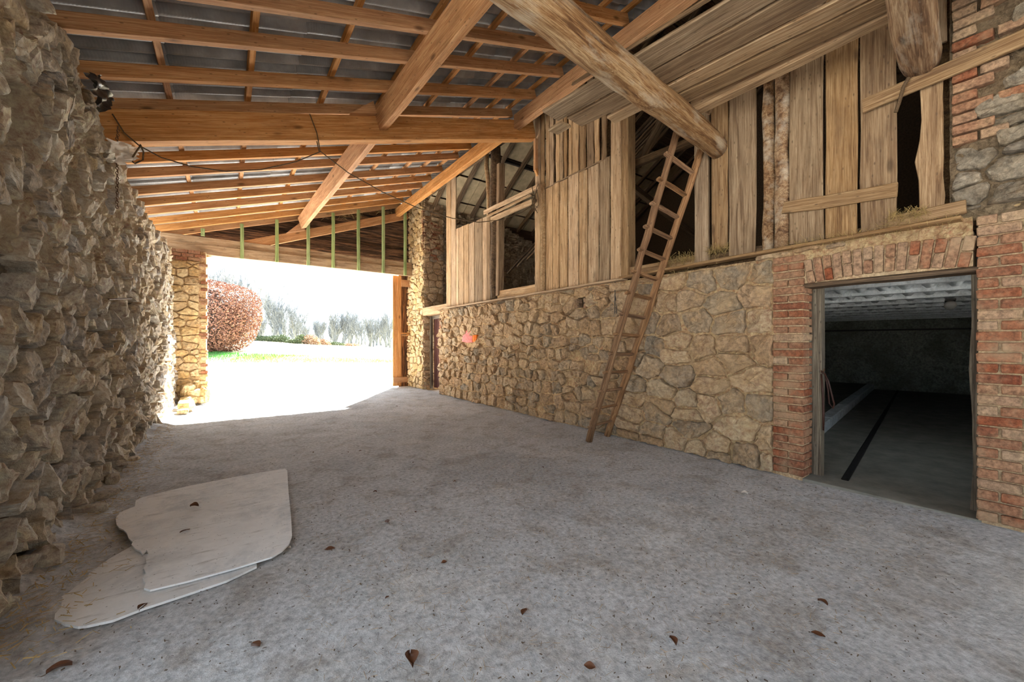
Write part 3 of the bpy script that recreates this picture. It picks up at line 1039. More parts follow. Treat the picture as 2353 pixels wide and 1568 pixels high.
# small plank door at the far end of the wall
d1 = empty('door_1', (4.72, 9.85, 0), 'narrow red-brown plank door set back in the far end of the wall', kind='structure')
for i in range(5):
    timber('plank', (4.745, 9.50 + i * .19, .05), (4.745, 9.50 + i * .19, 1.98), .18, .03, MW_REDDOOR, d1, up=(-1, 0, 0), jit=.001)
timber('door_frame', (4.66, 10.36, .02), (4.66, 10.36, 2.03), .06, .07, MW_FRAME, d1, up=(-1, 0, 0))
timber('door_frame', (4.70, 9.40, .02), (4.70, 9.40, 2.03), .09, .09, MW_FRAME, d1, up=(-1, 0, 0))
timber('door_frame', (4.70, 9.36, 2.0), (4.70, 10.28, 2.0), .09, .08, MW_FRAME, d1, up=(-1, 0, 0))
timber('lintel', (XW + .10, 8.85, 2.16), (XW + .10, 10.42, 2.16), .20, .22, MW_PALE, d1, seg=5)
for k in range(27):
    z = .06 + k * .078
    if z > 2.0: break
    L = .11 if k % 2 else .20
    brick(d1, (XW + .07, 9.32 - L / 2 + .02, z), L, .16, .064, M_BRICKD)

# ================================================================ STABLE DOORWAY: JAMB, ARCH, BRICK WALL
jm = empty('trim_1', (XW, 1.57, 0), 'red brick jamb left of the dark stable doorway', kind='structure')
box('mortar_core', (XW + .02, 1.462, -.03), (XW + .19, 1.69, 2.12), M_BMORT, jm)
for k in range(28):
    z = .03 + k * .0757
    m = M_BRICK if R.random() < .75 else M_BRICKD
    if k % 2:
        brick(jm, (XW + .10 + R.uniform(-.004, .004), 1.575, z + .033), .262, .215, .062, m)
    else:
        brick(jm, (XW + .10 + R.uniform(-.004, .004), 1.642, z + .033), .125, .215, .062, m)
        brick(jm, (XW + .10 + R.uniform(-.004, .004), 1.508, z + .033), .125, .215, .062, M_BRICK)
ar = empty('trim_2', (XW, .95, 2.0), 'flat brick arch of upright bricks over the stable doorway', kind='structure')
box('mortar_core', (XW + .02, .40, 1.86), (XW + .20, 1.46, 2.12), M_BMORT, ar)
NB = 15
for k in range(NB):
    y = 1.435 - (k + .5) * (1.04 / NB)
    ang = math.radians(-9 + 20 * k / (NB - 1))
    zc = 1.965 + .035 * math.sin(math.pi * (k + .3) / NB)
    rot = Matrix.Rotation(ang, 4, 'X') @ Matrix.Rotation(math.pi / 2, 4, 'X')
    if k % 2:
        brick(ar, (XW + .09, y, zc), .225, .2, .058, M_BRICKD, rot=rot)
    else:
        up = Vector((0, -math.sin(ang), math.cos(ang)))
        for s in (-1, 1):
            brick(ar, Vector((XW + .09, y, zc)) + up * (.0575 * s), .108, .2, .058, M_BRICKD if R.random() < .7 else M_BRICK, rot=rot)
timber('wooden_head', (XW + .12, .36, 1.838), (XW + .12, 1.47, 1.838), .20, .035, MW_OLD, ar, seg=5, jit=.004)
# crumbling mortar bed and flat stones above the arch
relief('mortar_bed', .40, 1.75, 2.07, 2.22, .025, lambda u, v, d: Vector((XW + .01 - d, u, v)), .05, 14, MM_RIGHT, ar, flip=True)
for i, (y, L, z) in enumerate([(1.62, .16, 2.15), (1.42, .22, 2.18), (1.2, .15, 2.17), (1.76, .22, 2.16)]):
    V, F, c, _ = stone_geo([(y - L / 2, z - .02), (y + L / 2, z - .025), (y + L / 2, z + .015), (y - L / 2, z + .025)], .002, .05, R, right3, .3)
    mesh('flat_stone', [v - c for v in V], [tuple(reversed(f)) for f in F], MS_RIGHT, ar, loc=c)

wf = empty('wall_front', (XW, .2, 0), 'brick wall right of the stable doorway with stone and brick above', kind='structure')
box('mortar_core', (XW + .015, -2.4, -.03), (XW + .30, .375, 2.2), M_BMORT, wf)
for k in range(29):
    z = .06 + k * .0757
    off = 0 if k % 2 else .1
    y = .385 if k % 2 else .385
    n = 0
    while y > -.35:
        L = .21 if (k % 2 and n >= 0) else (.105 if n == 0 else .21)
        brick(wf, (XW + .07 + R.uniform(-.005, .005), y - L / 2, z), L - .008, .17, .064, M_BRICK if R.random() < .6 else M_BRICKD)
        y -= L + .006; n += 1
# upper masonry
def up3(u, v, d): return Vector((XW + .05 - d, u, v))
box('wall_core', (XW + .07, -2.4, 2.2), (XW + .35, .50, 5.6), MM_RIGHT, wf)
relief('mortar', -.8, .52, 2.2, 4.6, .022, up3, .055, 10, MM_UPPER, wf, flip=True)
rng = random.Random(19)
pts = row_points(-.8, .5, 2.25, 4.5, .10, .2, 1.2, 2.6, rng)
QB = lambda u, v: u > .22 and 2.75 < v < 4.3
rubble(wf, voronoi(pts, -.8, .5, 2.28, 4.5, 1.5), up3, .012, (.035, .085), MS_UPPER, 77, tilt=.6, rough=.03, limit=120, flip=True, keep=lambda u, v: not QB(u, v))
for k in range(20):
    z = 2.80 + k * .078
    L = .20 if k % 2 else .12
    brick(wf, (XW + .03, .50 - L / 2, z), L, .10, .064, M_BRICKD if R.random() < .6 else M_BRICK)
    if k % 3 == 0: brick(wf, (XW + .035, .50 - L - .08, z), .13, .10, .064, M_BRICKD)

# door frame of the stable doorway
d2 = empty('door_2', (4.6, .9, 0), 'open stable doorway with grey wooden posts', kind='structure')
timber('door_post', (4.71, 1.435, .0), (4.71, 1.43, 1.83), .10, .10, MW_FRAME, d2, up=(-1, 0, 0), jit=.003)
timber('door_post', (4.70, .385, .0), (4.70, .385, 1.83), .09, .09, MW_FRAME, d2, up=(-1, 0, 0), jit=.004, edge=.01)
timber('threshold', (4.56, .36, -.02), (4.56, 1.46, -.02), .26, .07, M_STABLE, d2)

# ---------------------------------------------------------------- stable room behind it
SA = math.radians(8.2)
SU = Vector((math.cos(SA), math.sin(SA), 0)); SV = Vector((-math.sin(SA), math.cos(SA), 0)); SO = Vector((4.45, 1.42, 0))


def st(u, v, z): return SO + SU * u + SV * v + Vector((0, 0, z))


def vlim(u): return min(2.4, (4.45 + .99 * u - 4.70) / .1426)


def stbox(name, u0, u1, v0, v1, z0, z1, mat, parent=None):
    return timber(name, st(u0, (v0 + v1) / 2, (z0 + z1) / 2), st(u1, (v0 + v1) / 2, (z0 + z1) / 2), abs(v1 - v0), z1 - z0, mat, parent, seg=1, jit=0, ch=.01)


sf = empty('floor', (9, 2, -.05), 'grey concrete stable floor with a drain channel and raised standing', kind='structure')
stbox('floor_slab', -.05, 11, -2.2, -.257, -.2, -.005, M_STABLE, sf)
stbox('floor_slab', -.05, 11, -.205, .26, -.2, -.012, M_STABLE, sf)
stbox('drain_channel', .35, 11, -.262, -.200, -.2, -.004, M_CHANNEL, sf)  # flush near-black strip in place of a recessed groove
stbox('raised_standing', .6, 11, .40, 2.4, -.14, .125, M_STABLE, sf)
u = .9
while u < 10.6:
    stbox('kerb_stone', u, u + .58, .25, .41, -.14, .13 + R.uniform(-.004, .004), M_WHITEWASH, sf); u += .6
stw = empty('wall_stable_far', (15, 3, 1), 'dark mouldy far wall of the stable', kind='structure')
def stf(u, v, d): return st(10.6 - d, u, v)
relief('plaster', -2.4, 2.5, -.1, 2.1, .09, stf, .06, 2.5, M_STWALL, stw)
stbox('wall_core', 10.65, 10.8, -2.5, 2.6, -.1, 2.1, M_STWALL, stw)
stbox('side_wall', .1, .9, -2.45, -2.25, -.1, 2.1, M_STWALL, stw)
stbox('side_wall', .9, 2.3, -2.45, -2.25, -.1, 1.2, M_STWALL, stw)  # lower here: an unseen window gap added to brighten the stable
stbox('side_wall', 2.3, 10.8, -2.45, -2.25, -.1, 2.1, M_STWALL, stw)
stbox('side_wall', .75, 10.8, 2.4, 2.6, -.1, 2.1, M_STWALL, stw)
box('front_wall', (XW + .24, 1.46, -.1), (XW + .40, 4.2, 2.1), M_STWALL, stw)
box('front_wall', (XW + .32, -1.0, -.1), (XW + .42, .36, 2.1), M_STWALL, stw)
stbox('pipe_rail', 9.9, 10.0, -2.2, 2.3, 1.62, 1.66, M_DARKIRON, stw)
sc_ = empty('ceiling', (9, 2, 1.95), 'whitewashed ribbed brick vaults between beams over the stable', kind='structure')
stbox('vault_slab', .80, 10.8, -2.45, 2.6, 2.06, 2.14, M_WHITEWASH, sc_)
box('vault_slab', (XW + .24, -1.1, 2.07), (5.6, 3.6, 2.12), M_WHITEWASH, sc_)
# ribs: half round tiles lying along u, one bay per pair of beams
rib = None
BAYS = [.25 + i * .95 for i in range(11)]
for bi, b0 in enumerate(BAYS):
    stbox('ceiling_beam', b0 - .05, b0 + .05, -2.3, vlim(b0 - .05), 1.90, 2.06, M_WHITEWASH, sc_)
    if b0 > 8.6: continue
    prs = []
    for k in range(23):
        v = -2.2 + k * .2
        if v > vlim(b0) - .1: continue
        VV = []
        for i in range(5):
            s = i / 4
            for j in range(6):
                a = math.pi * j / 5
                VV.append(st(b0 + .05 + s * .85, v + math.cos(a) * .09, 2.06 - math.sin(a) * .13 * (.75 + .25 * abs(2 * s - 1))))
        FF = [(i * 6 + j, i * 6 + j + 1, (i + 1) * 6 + j + 1, (i + 1) * 6 + j) for i in range(4) for j in range(5)]
        if bi < 4 and -1.6 < v < 2.6:
            c = st(b0 + .5, v, 2.05)
            mesh('vault_tile', [q - c for q in VV], FF, M_WHITEWASH, sc_, loc=c, smooth=True)
        else: prs.append((VV, FF))
    V, F = join(prs)
    o = mesh('vault_tiles', V, F, M_WHITEWASH, sc_, smooth=True); o['kind'] = 'stuff'
tag(stbox('wooden_box', 6.0, 6.5, .9, 1.75, .126, .52, M_YELLOW), 'yellowish wooden box on the raised standing deep in the stable', 'box')
lamp = empty('ceiling_lamp', st(3.6, -1.0, 1.84), 'oval glass bulkhead lamp hanging under the stable ceiling', 'lamp')
V, F = tube([st(3.45, -1.0, 1.82), st(3.5, -1.0, 1.82), st(3.72, -1.0, 1.82), st(3.77, -1.0, 1.82)], [.03, .06, .06, .03], 10)
mesh('glass_cover', V, F, M_FILM, lamp, smooth=True)
stbox('lamp_base', 3.43, 3.79, -1.05, -.95, 1.875, 1.90, M_DARKIRON, lamp)
# leather strap on the left post
spts = [Vector((4.64, 1.375, 1.02)), Vector((4.66, 1.35, 1.0)), Vector((4.67, 1.33, .85)), Vector((4.68, 1.325, .72)), Vector((4.67, 1.29, .68)), Vector((4.66, 1.28, .72)), Vector((4.66, 1.325, .93)), Vector((4.655, 1.355, 1.01))]
strap = empty('leather_strap', (4.65, 1.36, 1.02), 'brown leather strap looped on a hook of the stable door post', 'strap')
mesh('loop', *tube(spts, .007, 6), M_LEATHER, strap, smooth=True)
mesh('tail', *tube([(4.64, 1.375, 1.0), (4.65, 1.365, .8), (4.65, 1.36, .6), (4.65, 1.362, .46)], [.007, .011, .011, .008], 6), M_LEATHER, strap, smooth=True)
mesh('hook', *tube([(4.665, 1.385, 1.03), (4.65, 1.36, 1.02), (4.64, 1.35, 1.05)], .006, 5), M_IRON, strap)

# ================================================================ RIGHT WALL, UPPER TIMBER PART
wu = empty('wall_right_upper', (XW, 4, 2.2), 'weathered board wall with open bays above the stone wall', kind='structure')
NX = (-1, 0, 0)
XB = XW + .015


def vboard(y0, y1, z0, z1, mat=MW_BOARD, th=.025, name='board', dx=0.0, **k):
    yc = (y0 + y1) / 2
    k.setdefault('edge', .006); k.setdefault('ragged', .008); k.setdefault('jit', .002); k.setdefault('seg', 7)
    return timber(name, (XB + dx, yc, z0), (XB + dx, yc, z1), abs(y1 - y0), th, mat, wu, up=NX, **k)


# sill boards and beams
timber('sill_board', (XW - .02, .45, 2.215), (XW - .02, 3.55, 2.185), .14, .03, MW_BOARD, wu, seg=8, jit=.004)
timber('sill_board', (XW - .02, 3.5, 2.165), (XW - .02, 8.95, 2.150), .12, .03, MW_PALE, wu, seg=9, jit=.004)
timber('sill_beam', (XW + .12, 2.50, 2.265), (XW + .12, 3.56, 2.265), .14, .13, MW_BOARD, wu, seg=3)
timber('sill_beam', (XW + .12, 5.36, 2.265), (XW + .12, 6.72, 2.265), .16, .16, MW_PALE, wu, seg=3)
timber('sill_beam', (XW + .13, .5, 2.25), (XW + .13, 2.5, 2.26), .12, .10, MW_OLD, wu, seg=4)
timber('sill_beam', (XW + .13, 6.7, 2.25), (XW + .13, 8.9, 2.25), .14, .12, MW_OLD, wu, seg=4)
timber('sill_board', (XW - .015, .43, 2.30), (XW - .015, .85, 2.28), .10, .04, MW_BOARD, wu, up=NX)
# near boards
vboard(2.358, 2.522, 2.19, 4.9, MW_GREY, th=.05)
vboard(2.15, 2.325, 2.34, 4.9, MW_BOARD, w1=.185, name='board')
vboard(1.87, 2.135, 2.23, 5.3, MW_GREY)
vboard(1.295, 1.565, 2.25, 5.3, MW_GREY)
vboard(1.052, 1.28, 2.25, 5.3, MW_BOARD)
vboard(.808, 1.035, 2.24, 5.3, MW_BOARD)
vboard(.545, .672, 2.26, 3.36, MW_BOARD, edge=.008, bulge=(.42, .04, .12))
vboard(.535, .66, 3.58, 5.2, MW_GREY)
for (y, x, r, z1) in ((1.765, XW + .06, .055, 4.1), (1.64, XW + .04, .065, 4.15)):
    pts = [(x + R.uniform(-.01, .01), y + R.uniform(-.012, .012), 2.2 + (z1 - 2.2) * i / 8) for i in range(9)]
    mesh('pole', *tube(pts, [r * R.uniform(.9, 1.08) for _ in pts], 9), MW_LOG, wu, smooth=True)
timber('cleat_board', on_x(1800, 479, XW - .03), on_x(2062, 436, XW - .03), .115, .03, MW_BOARD, wu, up=NX, seg=5, edge=.006, ragged=.008)
# left bay: pair of tall boards, low boards
YB = [8.96, 8.70, 8.45]
for a, b in zip(YB, YB[1:]): vboard(b + .010, a - .008, 2.15, 5.28, MW_PALE)
yb = [8.45, 8.30, 8.07, 7.83, 7.58, 7.25, 7.06]
for i, (a, b) in enumerate(zip(yb, yb[1:])):
    vboard(b + .010, a - .008, 2.15, 4.0 + R.uniform(-.02, .0) - .01 * i, MW_PALE if i != 4 else MW_GREY)
vboard(6.93, 7.05, 2.15, 3.97, MW_BOARD, dx=-.01)
# forked natural post
pts = [(XW + .07, 6.86 + .04 * math.sin(i * 1.3), 2.2 + 3.1 * i / 9) for i in range(10)]
mesh('natural_post', *tube(pts, [.10 * R.uniform(.9, 1.1) for _ in pts], 10), MW_OLD, wu, smooth=True)
mesh('natural_post', *tube([(XW + .0, 7.05, 5.25), (XW - .01, 7.06, 5.0), (XW + .0, 7.02, 4.7), (XW + .0, 6.98, 4.3), (XW + .0, 6.98, 3.9)], [.04, .05, .045, .05, .05], 8), MW_PALE, wu, smooth=True)
timber('post', (XW + .08, 6.70, 2.25), (XW + .08, 6.66, 4.9), .10, .14, MW_BOARD, wu, up=NX)
# sloping slats across the opening
for (a, b, c, d, wd, m) in (((1112), 489, 1238, 428, .09, MW_PALE), (1120, 497, 1222, 448, .045, MW_PALE), (1128, 505, 1228, 462, .10, MW_PALE)):
    timber('slat', on_x(a, b, XW - .04), on_x(c, d, XW - .04), wd, .03, m, wu, up=NX, seg=4, edge=.006)
# post and big board bay
vboard(5.32, 5.47, 2.16, 4.07, MW_PALE, th=.04)
vboard(5.33, 5.46, 4.07, 5.4, MW_PALE, th=.04)
mesh('pole', *tube([(XW - .01, 5.235, 2.17), (XW - .01, 5.23, 3.0), (XW - .005, 5.24, 4.02)], .045, 8), MW_PALE, wu, smooth=True)
yb = [5.198, 5.0, 4.837, 4.643, 4.401, 4.21, 3.986, 3.775]
for i, (a, b) in enumerate(zip(yb, yb[1:])):
    s0 = 4.02 - .02 * i
    vboard(b + .010, a - .008, 2.165 + R.uniform(-.015, .02), 3.93 + R.uniform(-.01, .01), MW_PALE if i != 6 else MW_GREY, dx=R.uniform(-.004, .004))
vboard(3.59, 3.77, 2.165, 5.35, MW_PALE, th=.03)
timber('corner_post', (XW + .10, 3.54, 2.2), (XW + .10, 3.54, 5.3), .12, .16, MW_BOARD, wu, up=NX, jit=.003)
timber('seam_board', (XB - .012, 5.2, 3.945), (XB - .012, 3.78, 3.945), .02, .012, MW_BOARD, wu, up=NX, seg=6, jit=.004)
# narrow slats above with gaps
y = 5.31
while y > 3.83:
    wd = R.choice([.07, .09, .11, .13])
    gap = R.choice([.012, .02, .035, .05])
    vboard(y - wd, y, 3.95 + R.uniform(-.02, .01), 5.35 + R.uniform(-.05, .05), MW_PALE if R.random() < .6 else MW_BOARD, name='slat', edge=.010, seg=8, dx=R.uniform(-.005, .008))
    y -= wd + gap
# backing behind the slats (the inner lining seen in the gaps)
box('inner_lining', (XW + .20, 3.6, 3.9), (XW + .23, 5.4, 5.4), MW_OLD, wu)
# upper gable over the bays, above the lean-to roof
box('upper_gable', (XW + .10, -.8, 5.32), (XW + .14, 11.7, 7.6), MW_OLD, wu)
box('inner_lining', (XW + .30, .4, 2.2), (XW + .33, .62, 5.4), MW_OLD, wu)

# ---------------------------------------------------------------- loft interior behind the boards
lf = empty('floor', (8, 5, 2.2), 'dusty loft floor behind the boards', kind='structure')
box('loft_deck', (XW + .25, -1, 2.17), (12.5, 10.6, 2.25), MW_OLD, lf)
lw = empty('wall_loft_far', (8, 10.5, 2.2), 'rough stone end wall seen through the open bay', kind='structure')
box('wall_core', (5.0, 10.62, 2.2), (12.5, 10.9, 5.14), MW_OLD, lw)  # wall body carried up to the roof to block a sun leak
def lofty(u, v, d): return Vector((u, 10.52 - d, v))
rng = random.Random(12)
lt = lambda x: 5.15 - .27 * (x - 6.6) + .05 * noise.noise(Vector((x * 4, 1, 1)))
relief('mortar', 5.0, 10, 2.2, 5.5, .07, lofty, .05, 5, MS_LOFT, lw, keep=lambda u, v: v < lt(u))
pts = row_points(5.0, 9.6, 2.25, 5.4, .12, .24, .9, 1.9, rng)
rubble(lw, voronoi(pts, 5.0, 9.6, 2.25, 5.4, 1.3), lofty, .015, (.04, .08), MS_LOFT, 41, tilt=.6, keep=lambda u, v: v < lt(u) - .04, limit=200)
box('wall_core', (12.4, -1, 2.2), (12.6, 10.9, 8.9), M_DIRT_SHADE, lw)  # loft wall coloured dark so the unlit bay reads nearly black
box('wall_core', (XW + .3, -1.2, 2.2), (12.6, -1.0, 6), M_DIRT_SHADE, lw)  # same dark colour standing in for the loft's shade
lr = empty('ceiling', (8, 6, 7), 'old loft roof of dark rafters and pale slabs behind the boards', kind='structure')
LS = .62
def lz(y): return 4.95 + LS * (10.7 - y) if y > 4.5 else 4.95 + LS * 6.2 - LS * (4.5 - y)
la = math.atan(LS)
nl = Vector((0, math.sin(la), math.cos(la)))
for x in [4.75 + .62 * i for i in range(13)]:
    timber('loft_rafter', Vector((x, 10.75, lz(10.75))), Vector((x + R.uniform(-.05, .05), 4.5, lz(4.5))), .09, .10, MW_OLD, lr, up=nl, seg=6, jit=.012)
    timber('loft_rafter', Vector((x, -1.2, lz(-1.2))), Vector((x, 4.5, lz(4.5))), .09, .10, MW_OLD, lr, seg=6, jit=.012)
ny = 9
for i in range(ny):
    y1 = 10.9 - i * .72; y0 = y1 - .68
    for j in range(7):
        xa = XW + .16 + j * 1.16
        Mx, L = frame(Vector((xa, (y0 + y1) / 2, lz((y0 + y1) / 2) + .10)), Vector((xa + 1.14, (y0 + y1) / 2, lz((y0 + y1) / 2) + .10)), nl)
        V, F = timber_geo(L, .80, .03, 1, .004, .004)
        mesh('roof_slab', V, F, M_SLAB if i < 5 else MW_OLD, lr, M=Mx)
box('roof_closing', (XW + .1, 4.4, lz(4.5) + .05), (12.6, 4.6, lz(4.5) + .3), MW_OLD, lr)
V = [Vector((XW + .1, -1.4, lz(-1.4) + .12)), Vector((12.7, -1.4, lz(-1.4) + .12)), Vector((12.7, 4.55, lz(4.5) + .14)), Vector((XW + .1, 4.55, lz(4.5) + .14)), Vector((12.7, 11.8, lz(11.8) + .20)), Vector((XW + .1, 11.8, lz(11.8) + .20))]
V = V + [v + Vector((0, 0, .05)) for v in V]
mesh('roof_covering', V, [(0, 3, 2, 1), (3, 5, 4, 2), (6, 7, 8, 9), (9, 8, 10, 11), (0, 1, 7, 6), (5, 11, 10, 4)], MW_DARK, lr)
# side of the old roof over the lean-to
V = [Vector((XW + .12, -.9, 7.5)), Vector((XW + .12, 10.9, 7.5)), Vector((XW + .12, 10.9, 7.6)), Vector((XW + .12, 4.5, 9.0)), Vector((XW + .12, -.9, 7.6))]
V += [v + Vector((.05, 0, 0)) for v in V]
mesh('gable_triangle', V, [(0, 4, 3, 2, 1), (5, 6, 7, 8, 9)], MW_OLD, lr)
mesh('joint_strip', *tube([(XW + .3, 8.8, lz(8.8) + .06), (9, 8.8, lz(8.8) + .06)], .05, 6), M_DARKIRON, lr)
# inner frame of the loft
timber('loft_beam', on_x(1440, 385, 4.9), on_x(1640, 305, 4.9), .09, .10, MW_OLD, lr, seg=4)
timber('loft_beam', (5.2, 3.9, 4.05), (5.2, 2.6, 5.6), .09, .10, MW_OLD, lr, seg=4)
timber('loft_beam', (5.0, 4.4, 4.2), (8.0, 4.6, 3.6), .10, .10, MW_OLD, lr, seg=4)
for i in range(7):
    timber('loft_batten', (5.6 + i * .3, 8, 3.0 + .2 * i), (5.6 + i * .3, 3.0, 5.4 + .22 * i), .04, .04, MW_OLD, lr, seg=3)

# ================================================================ LOGS, LOFT PLANKS, LOOSE PLANK
LD = Vector((math.cos(math.radians(6)), math.sin(math.radians(6)), 0))     # logs run a little askew


def log(name, end, L, r_end, r_far, label, seed, knobs):
    rng = random.Random(seed)
    n, sd = 34, 16
    V = []; F = []
    a = -LD; b = Vector((0, 0, 1)); c = a.cross(b)
    for i in range(n + 1):
        s = i / n
        r = r_end + (r_far - r_end) * s
        wob = b * (.03 * noise.noise(Vector((s * 4, seed, 0)))) + c * (.03 * noise.noise(Vector((s * 4, seed, 7))))
        cen = a * (L * s) + wob
        for k in range(sd):
            th = 2 * math.pi * k / sd
            q = Vector((math.cos(th) * 1.3, math.sin(th) * 1.3, s * L * 2.2 + seed))
            rr = r * (1 + .13 * noise.noise(q) + .06 * noise.noise(q * 3))
            for (ks, kt, kr) in knobs:
                dd = ((s - ks) * L / .09) ** 2 + (((th - kt + math.pi) % (2 * math.pi) - math.pi) / .5) ** 2
                rr += kr * math.exp(-dd)
            if i in (0,): rr *= .92
            V.append(cen + c * (math.cos(th) * rr) + b * (math.sin(th) * rr))
    M = Matrix((( -LD.x, 0, 0, 0),)) if False else None
    for i in range(n):
        for k in range(sd):
            q = (k + 1) % sd
            F.append((i * sd + k, i * sd + q, (i + 1) * sd + q, (i + 1) * sd + k))
    F.append(tuple(range(sd - 1, -1, -1))); F.append(tuple(n * sd + k for k in range(sd)))
    # local axes: x along the log, so the grain runs with it
    x = -LD; z = Vector((0, 0, 1)); y = z.cross(x)
    Mx = Matrix(((x.x, y.x, z.x, end[0]), (x.y, y.y, z.y, end[1]), (x.z, y.z, z.z, end[2]), (0, 0, 0, 1)))
    V = [Vector((v.dot(x), v.dot(y), v.dot(z))) for v in V]
    o = mesh(name, V, [tuple(reversed(f)) for f in F] if False else F, MW_LOG, M=Mx, smooth=True)
    return tag(o, label, 'log')


log('round_log', (4.44, 2.255, 3.455), 5.4, .115, .155, 'long peeled round log crossing overhead to the board wall above the ladder', 3, [(.30, 4.6, .05), (.42, 4.3, .04), (.13, 4.5, .03)])
log('round_log', (4.40, .655, 3.47), 5.2, .115, .125, 'rough round log end poking in at the upper right above the loose plank', 8, [(.2, 4.0, .02)])
PD = Vector((-LD.y, LD.x, 0))


def uv(u, v, z): return LD * u + PD * v + Vector((0, 0, z))


lp = empty('loft_platform', uv(3.4, 1.2, 3.6), 'platform of old grey planks laid across the two round logs', 'platform')
for (u0, u1, v0, v1, m) in ((2.735, 2.775, -.4, 2.3, MW_OLD), (2.84, 3.105, -.45, 2.77, MW_GREY), (3.12, 3.375, -.5, 2.68, MW_BOARD), (3.392, 3.575, -.45, 2.40, MW_PALE), (3.585, 3.80, -.5, 2.02, MW_BOARD)):
    timber('plank', uv((u0 + u1) / 2, v0, 3.615), uv((u0 + u1) / 2 + .02, v1, 3.615), u1 - u0 - .02, .03, m, lp, seg=8, jit=.003, edge=.006, ragged=.01)
timber('joist', (3.82, -.4, 3.655), (3.82, 2.19, 3.655), .11, .12, MW_BOARD, lp, seg=6, jit=.004)
timber('plank_offcut', on_z(1272, 303, 3.5), on_z(1300, 285, 3.5), .14, .03, MW_GREY, lp, seg=2)
timber('strut', on_x(1625, 262, 4.30), on_x(1648, 215, 4.30) , .05, .05, MW_BOARD, lp)
pk = tag(timber('loose_plank', on_x(1983, 245, XW - .05), on_x(2420, 57, XW - .07), .115, .035, MW_BOARD, None, up=NX, seg=6, jit=.003), 'pale loose plank fixed at a slant across the boards below the second log', 'plank')
mesh('twine', *tube([on_x(2088, 178, XW - .12), on_x(2076, 200, XW - .12), on_x(2066, 235, XW - .12), on_x(2058, 258, XW - .12)], .012, 6), M_ROPE, pk)

# ================================================================ LADDER
la_ = empty('ladder', (4.15, 3.74, 0), 'tall rustic wooden ladder leaning against the round log', 'ladder')
A0, A1 = Vector((3.889, 3.688, .0)), Vector((3.88, 2.40, 3.56))
B0, B1 = Vector((4.335, 3.755, .0)), Vector((4.345, 2.40, 3.47))
def rail(p0, p1, r, seed):
    rng = random.Random(seed)
    n = 14
    x, L = (p1 - p0).normalized(), (p1 - p0).length
    M, L = frame(p0, p1, (0, -1, 0))
    pts = [(L * i / n, rng.uniform(-.007, .007), rng.uniform(-.007, .007)) for i in range(n + 1)]
    V, F = tube(pts, [r * rng.uniform(.9, 1.08) * (1 - .22 * i / n) for i in range(n + 1)], 12)
    return mesh('rail', V, F, MW_LADDER, la_, M=M, smooth=True)
rail(A0, A1, .047, 1); rail(B0, B1, .047, 2)
for i in range(14):
    s = .06 + i * .0668
    a, b = A0.lerp(A1, s), B0.lerp(B1, s + .004)
    d = (b - a).normalized()
    timber('rung', a - d * .085, b + d * .02, .05, .032, MW_LADDER, la_, up=(0, -.37, -.93), seg=2, jit=.003)

# ================================================================ BOARDS ON THE FLOOR
def sheet(name, pxs, z0, z1, th, label, zfun=None):
    P = [on_z(x, y, z1) for x, y in pxs]
    c = sum((p for p in P), Vector()) / len(P)
    n = len(P)
    V = [p - c for p in P] + [p - c - Vector((0, 0, th)) for p in P]
    F = [tuple(range(n))] + [tuple(range(2 * n - 1, n - 1, -1))] + [(k, k + n, (k + 1) % n + n, (k + 1) % n) for k in range(n)]
    o = mesh(name, V, F, M_FIBRE, loc=c)
    a = sum((P[i].x * P[(i + 1) % n].y - P[(i + 1) % n].x * P[i].y) for i in range(n))
    if a < 0:
        o.data.flip_normals()
    return tag(o, label, 'board')


sheet('fibreboard_sheet', [(125, 1424), (128, 1398), (140, 1372), (165, 1342), (205, 1318), (250, 1285), (330, 1240), (420, 1215), (585, 1250), (590, 1302), (520, 1335), (440, 1362), (330, 1398), (260, 1425), (200, 1438), (180, 1440), (150, 1434)], 0, .016, .012,
      'rounded pale weathered fibreboard lying lowest on the floor under the other sheet')
jag = [(268, 1206), (274, 1214), (284, 1218), (292, 1226), (296, 1238), (305, 1246), (302, 1252), (312, 1262), (322, 1266), (328, 1273), (337, 1264), (341, 1272), (334, 1283), (337, 1296), (330, 1306), (335, 1316), (328, 1330), (334, 1340), (331, 1352)]
sheet('fibreboard_sheet', [(655, 1077), (660, 1082), (663, 1130), (669, 1190), (671, 1232), (664, 1250), (648, 1266), (625, 1280), (540, 1306), (430, 1336), (345, 1356)] + jag[::-1] + [(266, 1192), (275, 1178), (310, 1164), (312, 1150), (330, 1142), (430, 1118), (540, 1096)], 0, .034, .010,
      'big pale weathered fibreboard with a broken jagged left edge lying on top')
# ================================================================ ROPES, CHAIN, TARP, FILM
rp = empty('rope', on_y(730, 350, 5.4), 'thin dark rope sagging from the left wall across the main beam to the boards', 'rope')
def rope(pxs, Y, r=.0065, name='strand'):
    P = [on_y(x, y, Y) for x, y in pxs]
    Q = []
    for i in range(len(P) - 1):
        for k in range(3): Q.append(P[i].lerp(P[i + 1], k / 3))
    Q.append(P[-1])
    mesh(name, *tube(Q, r, 5), M_ROPE, rp, smooth=True)
rope([(258, 262), (285, 305), (320, 335), (370, 362), (440, 383), (520, 394), (600, 390), (680, 372), (728, 352), (738, 348)], 5.40)
rope([(712, 262), (728, 305), (736, 348), (800, 397), (880, 442), (960, 478), (1040, 502), (1100, 511), (1150, 506), (1200, 488), (1226, 470)], 5.40)
rope([(728, 325), (733, 348)], 5.38)
rope([(322, 332), (330, 350), (328, 368), (310, 376), (300, 368), (312, 350), (322, 336)], 5.38, .008, 'loop')
V = []
prs = []
